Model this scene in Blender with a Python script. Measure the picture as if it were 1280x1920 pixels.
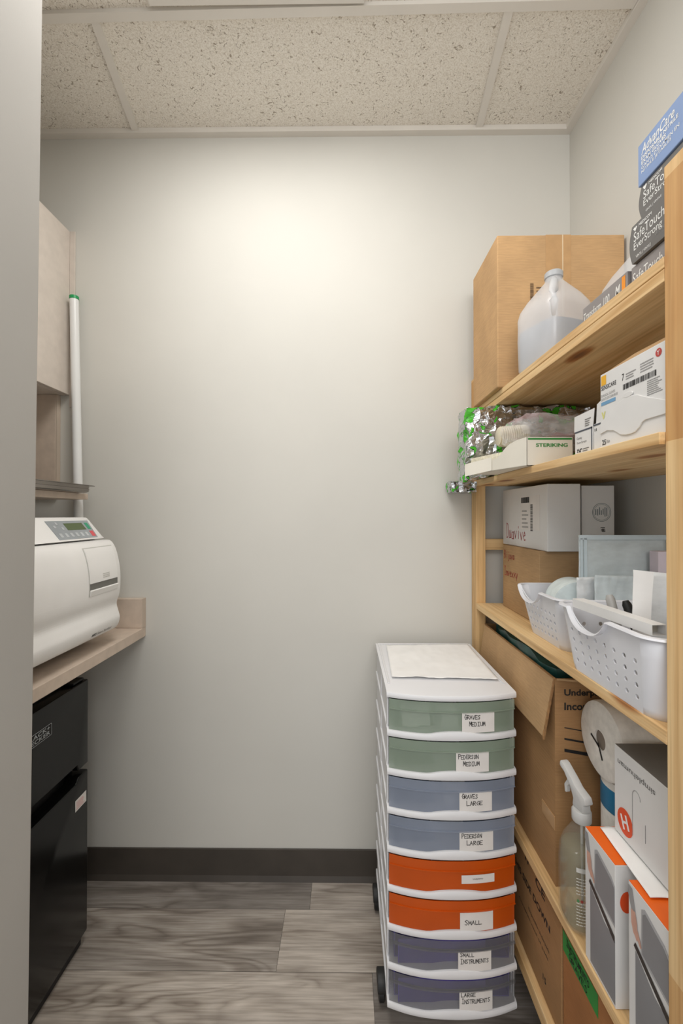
import bpy, bmesh, math, random
from mathutils import Vector, Matrix, noise
random.seed(7)
C = bpy.context.scene
COL = C.collection
for o in list(bpy.data.objects): bpy.data.objects.remove(o)
PI = math.pi

# ---------------------------------------------------------------- camera
cd = bpy.data.cameras.new('camera'); cam = bpy.data.objects.new('camera', cd); COL.objects.link(cam)
cd.sensor_fit = 'VERTICAL'; cd.sensor_height = 36.0; cd.lens = 15.0; cd.clip_start = 0.02
cam.location = (0, 0, 1.308)
cam.rotation_euler = (math.radians(90.43), 0, math.radians(0.573))
C.camera = cam
C.view_settings.view_transform = 'Standard'; C.view_settings.look = 'None'
C.view_settings.gamma = 1.0; C.view_settings.use_curve_mapping = False
C.view_settings.exposure = 0.0

# ---------------------------------------------------------------- light
W = bpy.data.worlds.new('world'); C.world = W; W.use_nodes = True
W.node_tree.nodes['Background'].inputs[0].default_value = (0.97, 0.985, 1.0, 1)
W.node_tree.nodes['Background'].inputs[1].default_value = 0.98
def area(name, loc, rot, sx, sy, power, col=(1, .982, .955)):
    l = bpy.data.lights.new(name, 'AREA'); l.shape = 'RECTANGLE'; l.size = sx; l.size_y = sy
    l.energy = power; l.color = col
    o = bpy.data.objects.new(name, l); COL.objects.link(o); o.location = loc; o.rotation_euler = rot
    return o
# troffer in the ceiling grid, in the tile bay in front of the visible one
area('troffer_light', (-0.24, 0.88, 2.672), (0, 0, 0), 0.50, 0.42, 10.2)
# added fill light, unseen behind the camera, aimed in through the open doorway
area('doorway_fill', (0.0, -1.3, 2.5), (math.radians(50), 0, 0), 1.6, 0.8, 26)

# ---------------------------------------------------------------- materials
def lin(c):
    c = c / 255.0
    return c / 12.92 if c <= 0.04045 else ((c + 0.055) / 1.055) ** 2.4
def rgb(t): return (lin(t[0]), lin(t[1]), lin(t[2]), 1)
MATS = {}
class NT:
    def __init__(s, name):
        s.m = bpy.data.materials.new(name); s.m.use_nodes = True
        s.t = s.m.node_tree; s.n = s.t.nodes; s.b = s.n['Principled BSDF']
        s.out = s.n['Material Output']
    def add(s, typ, **kw):
        x = s.n.new(typ)
        for k, v in kw.items(): setattr(x, k, v)
        return x
    def link(s, a, b): s.t.links.new(a, b)
    def coord(s, scale=(1, 1, 1), kind='Object', loc=(0, 0, 0)):
        tc = s.add('ShaderNodeTexCoord'); mp = s.add('ShaderNodeMapping')
        mp.inputs['Scale'].default_value = scale; mp.inputs['Location'].default_value = loc
        s.link(tc.outputs[kind], mp.inputs['Vector']); return mp.outputs[0]
    def noise(s, vec, scale, detail=3, dist=0.0, rough=0.5):
        x = s.add('ShaderNodeTexNoise'); x.inputs['Scale'].default_value = scale
        x.inputs['Detail'].default_value = detail; x.inputs['Distortion'].default_value = dist
        x.inputs['Roughness'].default_value = rough
        s.link(vec, x.inputs['Vector']); return x.outputs['Fac']
    def ramp(s, fac, stops, interp='LINEAR'):
        x = s.add('ShaderNodeValToRGB'); x.color_ramp.interpolation = interp
        e = x.color_ramp.elements
        while len(e) < len(stops): e.new(0.5)
        for i, (p, c) in enumerate(stops):
            e[i].position = p; e[i].color = rgb(c) if len(c) == 3 else c
        s.link(fac, x.inputs[0]); return x.outputs[0]
    def mix(s, a, b, fac, mode='MIX'):
        x = s.add('ShaderNodeMix', data_type='RGBA', blend_type=mode)
        for sock, v in ((x.inputs[0], fac), (x.inputs[6], a), (x.inputs[7], b)):
            if hasattr(v, 'links'): s.link(v, sock)
            else: sock.default_value = v
        return x.outputs[2]
    def bump(s, h, strength=0.2, dist=0.002):
        x = s.add('ShaderNodeBump'); x.inputs['Strength'].default_value = strength
        x.inputs['Distance'].default_value = dist
        s.link(h, x.inputs['Height']); s.link(x.outputs[0], s.b.inputs['Normal'])
def mat(name, c, rough=0.5, metal=0.0, alpha=1.0, var=0.06, vscale=9, spec=0.5, bump=0.0, bscale=200, trans=0.0):
    if name in MATS: return MATS[name]
    t = NT(name); b = t.b
    v = t.coord()
    f = t.noise(v, vscale, 3)
    lo = tuple(max(0, x * (1 - var)) for x in c); hi = tuple(min(255, x * (1 + var)) for x in c)
    t.link(t.ramp(f, [(0.3, lo), (0.7, hi)]), b.inputs['Base Color'])
    b.inputs['Roughness'].default_value = rough; b.inputs['Metallic'].default_value = metal
    b.inputs['Alpha'].default_value = alpha; b.inputs['Specular IOR Level'].default_value = spec
    b.inputs['Transmission Weight'].default_value = trans
    if bump: t.bump(t.noise(v, bscale, 2), bump, 0.001)
    MATS[name] = t.m; return t.m

WALL = mat('painted_wall', (211, 209, 202), 0.75, var=0.012, vscale=2, spec=0.25, bump=0.08, bscale=350)
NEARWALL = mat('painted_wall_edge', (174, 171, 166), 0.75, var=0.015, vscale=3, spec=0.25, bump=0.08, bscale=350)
LAM = mat('beige_laminate', (205, 188, 172), 0.5, var=0.03, vscale=30)
CABLAM = mat('pale_cabinet_laminate', (214, 204, 194), 0.5, var=0.02, vscale=30)
EDGEW = mat('laminate_edge', (200, 184, 168), 0.5, var=0.02)
BASEB = mat('vinyl_baseboard', (72, 66, 60), 0.5, var=0.06)
GRID = mat('ceiling_grid_metal', (226, 221, 213), 0.5, var=0.01)
WPL = mat('white_plastic', (226, 226, 228), 0.35, var=0.01)
WPL2 = mat('basket_plastic', (222, 223, 228), 0.4, var=0.015)
STW = mat('steriliser_casing', (244, 243, 241), 0.35, var=0.01)
STG = mat('steriliser_recess', (196, 195, 190), 0.5, var=0.02)
PANELG = mat('control_panel_grey', (160, 166, 170), 0.45)
LCD = mat('lcd_green', (88, 104, 66), 0.25, var=0.04)
BTN = mat('button_grey', (196, 200, 203), 0.45)
BTNG = mat('button_green', (60, 160, 122), 0.45)
BTNR = mat('button_red', (222, 92, 98), 0.45)
INK = mat('black_ink', (28, 26, 26), 0.6, var=0.1)
GREYINK = mat('grey_ink', (120, 118, 116), 0.6)
FINEINK = mat('fine_print_ink', (150, 149, 148), 0.6)
REDINK = mat('red_marker_ink', (168, 40, 44), 0.6, var=0.1)
WINK = mat('white_ink', (232, 232, 230), 0.5)
GREENINK = mat('green_ink', (40, 128, 52), 0.5)
SILINK = mat('silver_print', (170, 176, 180), 0.35)
BLK = mat('gloss_black', (11, 11, 11), 0.2, var=0.1, spec=0.32)
BLK2 = mat('black_plastic', (26, 26, 26), 0.5, var=0.1)
STEEL = mat('stainless_steel', (150, 144, 138), 0.26, metal=0.9, var=0.08, vscale=5)
TUBEW = mat('white_tube', (232, 233, 232), 0.3, var=0.01)
GREENC = mat('green_cap', (22, 150, 84), 0.4)
PAPER = mat('white_paper', (243, 242, 240), 0.8, var=0.015, vscale=14)
LABELP = mat('label_paper', (226, 222, 218), 0.7, var=0.02, vscale=20)
CARTW = mat('white_carton', (222, 221, 219), 0.6, var=0.015)
CARTC = mat('cream_carton', (226, 221, 208), 0.65, var=0.02)
GLG = mat('grey_glove_carton', (142, 138, 138), 0.55, var=0.03)
GLG2 = mat('dark_glove_carton', (106, 104, 102), 0.55, var=0.03)
BLUEB = mat('blue_carton', (128, 152, 194), 0.5, var=0.03)
ORNG = mat('orange_print', (236, 104, 20), 0.5, var=0.02)
ORNR = mat('orange_red_print', (222, 78, 30), 0.5, var=0.02)
BINP = mat('printed_bin_grey', (134, 134, 136), 0.45, var=0.04, vscale=6)
BINP2 = mat('printed_bin_light', (172, 172, 174), 0.45, var=0.04, vscale=6)
BINK = mat('printed_bin_dark', (52, 46, 42), 0.5)
SKINP = mat('printed_skin', (206, 160, 142), 0.6, var=0.06, vscale=30)
SLEEVE = mat('printed_sleeve', (150, 148, 148), 0.6)
TAPEG = mat('green_tape', (38, 140, 50), 0.5, var=0.08)
YEL = mat('yellow_print', (244, 182, 30), 0.5)
BLUEP = mat('light_blue_print', (108, 158, 196), 0.5)
DBLUE = mat('blue_wrapper_print', (30, 112, 152), 0.4)
PINKW = mat('pale_pink_carton', (226, 214, 222), 0.6)
TEAL = mat('teal_wrap', (38, 82, 78), 0.4, var=0.2, vscale=20)
TOWEL = mat('quilted_paper', (226, 222, 214), 0.85, var=0.04, vscale=60, bump=0.5, bscale=110)
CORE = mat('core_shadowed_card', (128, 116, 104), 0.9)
def cardboard(name, c, corr=(0, 0, 260)):
    t = NT(name); v = t.coord()
    f = t.noise(v, 7, 4)
    base = t.ramp(f, [(0.3, tuple(x * .94 for x in c)), (0.7, tuple(min(255, x * 1.05) for x in c))])
    v2 = t.coord((30, 30, 500)); f2 = t.noise(v2, 1.0, 2)
    t.link(t.mix(base, t.ramp(f2, [(0.35, (215, 215, 215)), (0.65, (255, 255, 255))]), 0.35, 'MULTIPLY'), t.b.inputs['Base Color'])
    w = t.add('ShaderNodeTexWave'); w.inputs['Scale'].default_value = 1.0; w.bands_direction = 'Z'
    t.link(t.coord((1, 1, 42)), w.inputs['Vector'])
    t.bump(w.outputs['Fac'], 0.10, 0.001)
    t.b.inputs['Roughness'].default_value = 0.8; t.b.inputs['Specular IOR Level'].default_value = 0.2
    MATS[name] = t.m; return t.m
CARD = cardboard('brown_cardboard', (200, 162, 118))
CARD2 = cardboard('dull_cardboard', (166, 128, 88))
CARD3 = cardboard('tan_cardboard', (186, 152, 112))
CARDT = mat('parcel_tape', (190, 150, 104), 0.25, var=0.04, vscale=30)
CARDE = mat('corrugated_edge', (150, 112, 72), 0.9, var=0.1, vscale=90)

def pine(name, axis, light=(236, 207, 158), dark=(206, 164, 110), knots=True):
    t = NT(name)
    s = [16, 16, 16]; s[axis] = 1.1
    v = t.coord(tuple(s)); f = t.noise(v, 1.6, 4, 1.2, 0.55)
    base = t.ramp(f, [(0.28, dark), (0.5, tuple((a + b) / 2 + 6 for a, b in zip(light, dark))), (0.72, light)])
    s2 = [160, 160, 160]; s2[axis] = 3
    f2 = t.noise(t.coord(tuple(s2)), 1.0, 2)
    c = t.mix(base, t.ramp(f2, [(0.3, (222, 214, 204)), (0.6, (255, 255, 255))]), 0.7, 'MULTIPLY')
    if knots:
        s3 = [9, 9, 9]; s3[axis] = 5.5 if axis == 2 else 3.6
        vo = t.add('ShaderNodeTexVoronoi'); vo.inputs['Scale'].default_value = 1.0
        t.link(t.coord(tuple(s3), loc=(.3, .2, .1)), vo.inputs['Vector'])
        k = t.ramp(vo.outputs['Distance'], [(0.06, (120, 74, 40)), (0.13, (190, 140, 90)), (0.2, (255, 255, 255))])
        c = t.mix(c, k, 0.85, 'MULTIPLY')
    if axis == 2:   # finger-jointed lengths of slightly different timber
        sp_ = t.add('ShaderNodeSeparateXYZ'); t.link(t.coord((1, 1, 1), loc=(0, 0, .07)), sp_.inputs[0])
        q = t.add('ShaderNodeMath', operation='MULTIPLY'); q.inputs[1].default_value = 2.7; t.link(sp_.outputs[2], q.inputs[0])
        fl = t.add('ShaderNodeMath', operation='FLOOR'); t.link(q.outputs[0], fl.inputs[0])
        wn = t.add('ShaderNodeTexWhiteNoise', noise_dimensions='1D'); t.link(fl.outputs[0], wn.inputs['W'])
        c = t.mix(c, t.ramp(wn.outputs['Value'], [(0.0, (226, 206, 184)), (0.5, (250, 244, 236)), (1.0, (255, 255, 255))]), 1.0, 'MULTIPLY')
    t.link(c, t.b.inputs['Base Color']); t.b.inputs['Roughness'].default_value = 0.55
    t.b.inputs['Specular IOR Level'].default_value = 0.3
    t.bump(f2, 0.12, 0.001)
    MATS[name] = t.m; return t.m
PINEY = pine('pine_shelf_wood', 1)
PINEZ = pine('pine_post_wood', 2)
PINEX = pine('pine_rung_wood', 0)

def ceiling_mat():
    t = NT('fissured_ceiling_tile')
    v = t.coord((1, 1, 1))
    n1 = t.noise(v, 62, 3, 2.2, 0.6)
    base = (243, 238, 229)
    pits = t.ramp(n1, [(0.35, (132, 116, 92)), (0.395, (255, 255, 255))])
    n2 = t.noise(v, 260, 2)
    gr = t.ramp(n2, [(0.3, (228, 224, 218)), (0.6, (255, 255, 255))])
    c = t.mix(rgb(base), pits, 0.75, 'MULTIPLY'); c = t.mix(c, gr, 1.0, 'MULTIPLY')
    t.link(c, t.b.inputs['Base Color']); t.b.inputs['Roughness'].default_value = 0.9
    t.bump(n1, 0.3, 0.002); return t.m
CEIL = ceiling_mat()

def floor_mat():
    t = NT('grey_wood_plank_floor')
    at = t.add('ShaderNodeAttribute'); at.attribute_name = 'plank'
    sep = t.add('ShaderNodeSeparateColor'); t.link(at.outputs['Color'], sep.inputs[0])
    tc = t.add('ShaderNodeTexCoord'); cmb = t.add('ShaderNodeCombineXYZ')
    mul = t.add('ShaderNodeMath', operation='MULTIPLY'); mul.inputs[1].default_value = 37.0
    t.link(sep.outputs[1], mul.inputs[0]); t.link(mul.outputs[0], cmb.inputs[0]); t.link(mul.outputs[0], cmb.inputs[2])
    ad = t.add('ShaderNodeVectorMath', operation='ADD')
    t.link(tc.outputs['Object'], ad.inputs[0]); t.link(cmb.outputs[0], ad.inputs[1])
    def mp(s):
        m = t.add('ShaderNodeMapping'); m.inputs['Scale'].default_value = s; t.link(ad.outputs[0], m.inputs[0]); return m.outputs[0]
    # swirling cathedral grain: contour lines of a stretched noise
    n = t.noise(mp((1.3, 6.5, 1)), 1.25, 2.5, 0.9, 0.45)
    m1 = t.add('ShaderNodeMath', operation='MULTIPLY'); m1.inputs[1].default_value = 17.0; t.link(n, m1.inputs[0])
    fr = t.add('ShaderNodeMath', operation='PINGPONG'); fr.inputs[1].default_value = 1.0; t.link(m1.outputs[0], fr.inputs[0])
    swirl = t.ramp(fr.outputs[0], [(0.0, (182, 175, 170)), (0.55, (240, 238, 235)), (1.0, (255, 255, 255))])
    mask = t.ramp(t.noise(mp((1.1, 4, 1)), 1.7, 2), [(0.42, (0, 0, 0)), (0.60, (255, 255, 255))])
    fine = t.ramp(t.noise(mp((7, 190, 1)), 1.0, 3), [(0.3, (196, 192, 188)), (0.65, (255, 255, 255))])
    cloud = t.ramp(t.noise(mp((2, 9, 1)), 2.2, 4), [(0.3, (178, 172, 166)), (0.66, (255, 252, 248))])
    base = t.ramp(sep.outputs[0], [(0.0, (140, 136, 133)), (0.5, (190, 183, 176)), (1.0, (226, 217, 207))])
    c = t.mix(base, cloud, 0.75, 'MULTIPLY'); c = t.mix(c, fine, 0.75, 'MULTIPLY')
    sw = t.mix(c, swirl, 0.85, 'MULTIPLY'); c = t.mix(c, sw, mask)
    t.link(c, t.b.inputs['Base Color']); t.b.inputs['Roughness'].default_value = 0.5
    t.b.inputs['Specular IOR Level'].default_value = 0.35
    return t.m
FLOORM = floor_mat()

def foil_mat():
    t = NT('printed_foil'); v = t.coord((1, 1, 1))
    n = t.noise(v, 13, 2, 2.5)
    g = t.ramp(n, [(0.555, (200, 202, 205)), (0.565, (26, 44, 24)), (0.58, (70, 176, 40)), (0.8, (96, 200, 56))], 'CONSTANT')
    t.link(g, t.b.inputs['Base Color'])
    m = t.ramp(n, [(0.555, (255, 255, 255)), (0.565, (0, 0, 0))]); t.link(m, t.b.inputs['Metallic'])
    t.b.inputs['Roughness'].default_value = 0.22; t.bump(t.noise(v, 60, 3), 0.7, 0.004); return t.m
FOIL = foil_mat()
def film_mat(name, c, alpha, rough=0.25, streak=None):
    t = NT(name); v = t.coord((4, 4, 26))
    if streak:
        t.link(t.ramp(t.noise(v, 1.5, 3), [(0.5, c), (0.68, streak)]), t.b.inputs['Base Color'])
    else: t.b.inputs['Base Color'].default_value = rgb(c)
    a = t.ramp(t.noise(t.coord((6, 6, 14)), 2.0, 4), [(0.35, (alpha,) * 3 + (1,)), (0.7, (min(1, alpha + .3),) * 3 + (1,))])
    t.link(a, t.b.inputs['Alpha']); t.b.inputs['Roughness'].default_value = rough
    t.bump(t.noise(t.coord((1, 1, 1)), 40, 3), 0.5, 0.004)
    return t.m
FILM = film_mat('clear_plastic_film', (236, 236, 236), 0.16, 0.2, (222, 150, 160))
POUCHF = film_mat('pouch_film_blue', (226, 236, 238), 0.58, 0.3)
POUCHP = film_mat('pouch_film_pale', (234, 237, 238), 0.7, 0.3)
def translucent(name, c, alpha, rough=0.35):
    t = NT(name); v = t.coord()
    f = t.noise(v, 12, 2)
    t.link(t.ramp(f, [(0.3, tuple(x * .95 for x in c)), (0.7, c)]), t.b.inputs['Base Color'])
    t.b.inputs['Roughness'].default_value = rough; t.b.inputs['Alpha'].default_value = alpha
    MATS[name] = t.m; return t.m
DG = translucent('translucent_green_plastic', (160, 176, 158), 0.50)
DB = translucent('translucent_blue_plastic', (154, 164, 182), 0.52)
DO = translucent('translucent_orange_plastic', (212, 88, 12), 0.80)
DP = translucent('translucent_smoke_plastic', (128, 128, 130), 0.36)
BIN = {'g': mat('green_bin_inner', (128, 144, 126), 0.5), 'b': mat('blue_bin_inner', (112, 122, 142), 0.5),
       'o': mat('orange_bin_inner', (196, 74, 8), 0.5), 'p': mat('purple_bin_inner', (92, 80, 176), 0.5, var=0.1)}
JUG = translucent('milky_plastic', (243, 244, 246), 0.5, 0.3)
WATER = translucent('water_in_jug', (150, 160, 176), 0.95, 0.15)
BOT = translucent('clear_bottle_plastic', (206, 206, 194), 0.13, 0.06)
LIQ = translucent('pale_liquid', (170, 164, 132), 0.34, 0.1)
TRIG = translucent('frosted_trigger_plastic', (226, 226, 224), 0.72, 0.3)
DIFF = NT('light_diffuser'); DIFF.b.inputs['Emission Color'].default_value = (1, .95, .88, 1); DIFF.b.inputs['Emission Strength'].default_value = 1.5; DIFF = DIFF.m

# ---------------------------------------------------------------- helpers
def thing(name, label, cat, loc, group=None):
    o = bpy.data.objects.new(name, None); COL.objects.link(o); o.location = loc; o.empty_display_size = 0.05
    o['label'] = label; o['category'] = cat
    if group: o['group'] = group
    return o
ROOT = {}
def obj(name, bm, m, parent=None, loc=(0, 0, 0), smooth=False, label=None, mods=()):
    """Link a bmesh written in world coordinates as one mesh object."""
    if parent is not None:
        r = parent
        off = Vector((0, 0, 0))
        while r is not None: off += Vector(r.location); r = r.parent
    else: off = Vector(loc)
    bmesh.ops.translate(bm, verts=bm.verts, vec=-off)
    me = bpy.data.meshes.new(name); bm.to_mesh(me); bm.free()
    o = bpy.data.objects.new(name, me); COL.objects.link(o)
    for x in (m if isinstance(m, (list, tuple)) else [m]): me.materials.append(x)
    if parent is not None: o.parent = parent
    else: o.location = off
    if smooth:
        for p in me.polygons: p.use_smooth = True
        if smooth != 'all':
            ang = math.radians(35)
            b2 = bmesh.new(); b2.from_mesh(me)
            for e in b2.edges:
                if len(e.link_faces) == 2 and e.calc_face_angle(0) > ang: e.smooth = False
            b2.to_mesh(me); b2.free()
    if label: o['label'] = label
    return o
def tag(o, label, cat, group=None):
    o['label'] = label; o['category'] = cat
    if group: o['group'] = group
    return o
def struct(name, bm, m, **k):
    o = obj(name, bm, m, **k); o['kind'] = 'structure'; return o
def merge(bm, other):
    me = bpy.data.meshes.new('t'); other.to_mesh(me); other.free(); bm.from_mesh(me); bpy.data.meshes.remove(me); return bm
def box(x0, x1, y0, y1, z0, z1, bev=0.0, seg=2, bm=None, M=None):
    b = bmesh.new()
    vs = [b.verts.new((x, y, z)) for x in (x0, x1) for y in (y0, y1) for z in (z0, z1)]
    for f in ((0, 1, 3, 2), (4, 6, 7, 5), (0, 4, 5, 1), (2, 3, 7, 6), (0, 2, 6, 4), (1, 5, 7, 3)): b.faces.new([vs[i] for i in f])
    bmesh.ops.recalc_face_normals(b, faces=b.faces)
    if bev: bmesh.ops.bevel(b, geom=list(b.edges), offset=bev, segments=seg, profile=0.5, affect='EDGES')
    if M is not None: bmesh.ops.transform(b, matrix=M, verts=b.verts)
    return b if bm is None else merge(bm, b)
def prism(pts, axis, a0, a1, bev=0.0, bm=None, seg=2):
    """pts: polygon in the two other axes (in x,y,z order), extruded along axis."""
    b = bmesh.new()
    def mk(p, a):
        q = list(p); q.insert(axis, a); return b.verts.new(q)
    v0 = [mk(p, a0) for p in pts]; v1 = [mk(p, a1) for p in pts]; n = len(pts)
    b.faces.new(v0); b.faces.new(v1[::-1])
    for i in range(n): b.faces.new((v0[i], v1[i], v1[(i + 1) % n], v0[(i + 1) % n]))
    bmesh.ops.recalc_face_normals(b, faces=b.faces)
    if bev: bmesh.ops.bevel(b, geom=list(b.edges), offset=bev, segments=seg, profile=0.5, affect='EDGES')
    return b if bm is None else merge(bm, b)
def lathe(prof, c, axis=2, n=32, bm=None, ang0=0, M=None):
    """prof: (radius, height) along axis through c."""
    b = bmesh.new(); rings = []
    for r, h in prof:
        ring = []
        for i in range(n):
            a = ang0 + 2 * PI * i / n; p = [max(r, 1e-5) * math.cos(a), max(r, 1e-5) * math.sin(a)]; p.insert(axis, h)
            ring.append(b.verts.new(Vector(p)))
        rings.append(ring)
    for k in range(len(rings) - 1):
        for i in range(n): b.faces.new((rings[k][i], rings[k][(i + 1) % n], rings[k + 1][(i + 1) % n], rings[k + 1][i]))
    b.faces.new(rings[0]); b.faces.new(rings[-1])
    bmesh.ops.recalc_face_normals(b, faces=b.faces)
    if M is not None: bmesh.ops.transform(b, matrix=M, verts=b.verts)
    bmesh.ops.translate(b, verts=b.verts, vec=Vector(c))
    return b if bm is None else merge(bm, b)
def tube(path, r, n=10, bm=None, closed=False):
    b = bmesh.new(); P = [Vector(p) for p in path]; rings = []; N = len(P)
    for k, p in enumerate(P):
        if closed: d = P[(k + 1) % N] - P[k - 1]
        else: d = (P[min(k + 1, N - 1)] - P[max(k - 1, 0)])
        d.normalize(); up = Vector((0, 0, 1)) if abs(d.z) < 0.9 else Vector((1, 0, 0))
        u = d.cross(up).normalized(); v = d.cross(u)
        rr = r[k] if isinstance(r, (list, tuple)) else r
        rings.append([b.verts.new(p + rr * (math.cos(2 * PI * i / n) * u + math.sin(2 * PI * i / n) * v)) for i in range(n)])
    for k in range(N if closed else N - 1):
        A, B_ = rings[k], rings[(k + 1) % N]
        for i in range(n): b.faces.new((A[i], A[(i + 1) % n], B_[(i + 1) % n], B_[i]))
    if not closed: b.faces.new(rings[0]); b.faces.new(rings[-1])
    bmesh.ops.recalc_face_normals(b, faces=b.faces)
    return b if bm is None else merge(bm, b)
def loft(secs, n=40, bm=None, M=None):
    """secs: (z, halfx, halfy, exponent) superellipse sections."""
    b = bmesh.new(); rings = []
    for z, hx, hy, e in secs:
        ring = []
        for i in range(n):
            a = 2 * PI * i / n; c, s = math.cos(a), math.sin(a)
            ring.append(b.verts.new((hx * math.copysign(abs(c) ** (2 / e), c), hy * math.copysign(abs(s) ** (2 / e), s), z)))
        rings.append(ring)
    for k in range(len(rings) - 1):
        for i in range(n): b.faces.new((rings[k][i], rings[k][(i + 1) % n], rings[k + 1][(i + 1) % n], rings[k + 1][i]))
    b.faces.new(rings[0]); b.faces.new(rings[-1])
    bmesh.ops.recalc_face_normals(b, faces=b.faces)
    if M is not None: bmesh.ops.transform(b, matrix=M, verts=b.verts)
    return b if bm is None else merge(bm, b)
def crumple(x0, x1, y0, y1, z0, z1, amp, sc, cuts=14, seed=0, keepz=None, pillow=0.0):
    b = box(x0, x1, y0, y1, z0, z1)
    bmesh.ops.subdivide_edges(b, edges=list(b.edges), cuts=cuts, use_grid_fill=True)
    c = Vector(((x0 + x1) / 2, (y0 + y1) / 2, (z0 + z1) / 2)); h = Vector(((x1 - x0) / 2, (y1 - y0) / 2, (z1 - z0) / 2))
    for v in b.verts:
        t = v.co - c
        if pillow:
            e = max(abs(t.x / h.x), abs(t.y / h.y), abs(t.z / h.z)) if min(h) else 1
            u = Vector((t.x / h.x, t.y / h.y, t.z / h.z))
            l = u.length / max(abs(u.x), abs(u.y), abs(u.z), 1e-6)
            v.co = c + t * (1 - pillow * (1 - 1 / l))
        d = noise.noise_vector((v.co + Vector((seed, seed * 2.3, 0))) * sc) * amp + noise.noise_vector((v.co + Vector((seed, 0, 0))) * sc * 2.6) * amp * 0.45
        v.co += d
        v.co.x = min(max(v.co.x, x0 - amp * .3), x1); v.co.z = min(max(v.co.z, z0), z1)
        v.co.y = min(max(v.co.y, y0), y1)
    return b
def sheet(corners, nu, nv, fn=None, th=0.0006):
    """bilinear sheet through 4 corners (u along 0-1, v along 0-3) with thickness."""
    b = bmesh.new(); A, B_, D, E = [Vector(c) for c in (corners[0], corners[1], corners[2], corners[3])]
    n = (B_ - A).cross(E - A).normalized()
    G = []
    for side in (0, 1):
        g = []
        for j in range(nv + 1):
            row = []
            for i in range(nu + 1):
                u, v = i / nu, j / nv
                p = A * (1 - u) * (1 - v) + B_ * u * (1 - v) + D * u * v + E * (1 - u) * v
                p = p + n * ((fn(u, v) if fn else 0) + side * th)
                row.append(b.verts.new(p))
            g.append(row)
        G.append(g)
    for s in (0, 1):
        for j in range(nv):
            for i in range(nu): b.faces.new((G[s][j][i], G[s][j][i + 1], G[s][j + 1][i + 1], G[s][j + 1][i]))
    for j in range(nv):
        for i in (0, nu): b.faces.new((G[0][j][i], G[0][j + 1][i], G[1][j + 1][i], G[1][j][i]))
    for i in range(nu):
        for j in (0, nv): b.faces.new((G[0][j][i], G[0][j][i + 1], G[1][j][i + 1], G[1][j][i]))
    bmesh.ops.recalc_face_normals(b, faces=b.faces); return b
def polyslab(pts3, nrm, th):
    """flat polygon slab: 3D points, offset th along nrm."""
    b = bmesh.new(); n = Vector(nrm) * th
    v0 = [b.verts.new(p) for p in pts3]; v1 = [b.verts.new(Vector(p) + n) for p in pts3]; k = len(pts3)
    b.faces.new(v0); b.faces.new(v1[::-1])
    for i in range(k): b.faces.new((v0[i], v1[i], v1[(i + 1) % k], v0[(i + 1) % k]))
    bmesh.ops.recalc_face_normals(b, faces=b.faces); return b
FRAMES = {'-x': (Vector((0, -1, 0)), Vector((0, 0, 1)), Vector((-1, 0, 0))), '+x': (Vector((0, 1, 0)), Vector((0, 0, 1)), Vector((1, 0, 0))),
          '-y': (Vector((1, 0, 0)), Vector((0, 0, 1)), Vector((0, -1, 0)))}
def textbm(body, o, face, w, h, flip=False, rot=0.0, bold=0.0, align='LEFT', off=0.0004, spacing=1.0, shear=0.0):
    """text fitted in a w x h rectangle whose lower-left corner (as read) is o."""
    cu = bpy.data.curves.new('f', 'FONT'); cu.body = body; cu.offset = bold; cu.align_x = align; cu.space_character = spacing; cu.shear = shear
    cu.resolution_u = 3
    t = bpy.data.objects.new('f', cu); COL.objects.link(t)
    me = bpy.data.meshes.new_from_object(t); bpy.data.objects.remove(t); bpy.data.curves.remove(cu)
    b = bmesh.new(); b.from_mesh(me); bpy.data.meshes.remove(me)
    xs = [v.co.x for v in b.verts]; ys = [v.co.y for v in b.verts]; x0, x1, y0, y1 = min(xs), max(xs), min(ys), max(ys)
    U, V, N = FRAMES[face] if isinstance(face, str) else face
    o = Vector(o)
    for v in b.verts:
        u = (v.co.x - x0) / (x1 - x0) * w; q = (v.co.y - y0) / (y1 - y0) * h
        if flip: u, q = w - u, h - q
        if rot:
            du, dq = u - w / 2, q - h / 2
            u = w / 2 + du * math.cos(rot) - dq * math.sin(rot); q = h / 2 + du * math.sin(rot) + dq * math.cos(rot)
        v.co = o + U * u + V * q + N * off
    return b
def text(body, o, face, w, h, m, parent, name='lettering', **k): return obj(name, textbm(body, o, face, w, h, **k), m, parent)
def rect(o, face, w, h, bm=None, off=0.0003, th=0.0002):
    U, V, N = FRAMES[face] if isinstance(face, str) else face
    o = Vector(o) + N * off
    b = polyslab([o, o + U * w, o + U * w + V * h, o + V * h], N, th)
    return b if bm is None else merge(bm, b)
def polyface(o, face, pts, bm=None, off=0.0003, th=0.0002):
    U, V, N = FRAMES[face]
    b = polyslab([Vector(o) + N * off + U * p[0] + V * p[1] for p in pts], N, th)
    return b if bm is None else merge(bm, b)
def barcode(o, face, w, h, vertical=False, seed=1):
    r = random.Random(seed); b = bmesh.new(); p = 0
    L = h if vertical else w
    U, V, N = FRAMES[face]
    while p < L:
        t = min(r.choice((.6, 1, 1.6)) * L / 60, L - p)
        if vertical: rect(Vector(o) + V * p, face, w, t, b)
        else: rect(Vector(o) + U * p, face, t, h, b)
        p += t + r.choice((.6, 1, 1.4)) * L / 60
    return b
def fineprint(o, face, w, h, n, bm=None, seed=2):
    r = random.Random(seed); b = bmesh.new() if bm is None else bm
    U, V, N = FRAMES[face]
    for i in range(n):
        z = h - (i + 1) * h / n; x = 0; wl = w * r.uniform(.7, 1)
        while x < wl:
            t = r.uniform(.04, .12) * w; t = min(t, wl - x)
            rect(Vector(o) + V * z + U * x, face, t, h / n * .42, b); x += t + w * .02
    return b

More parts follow.
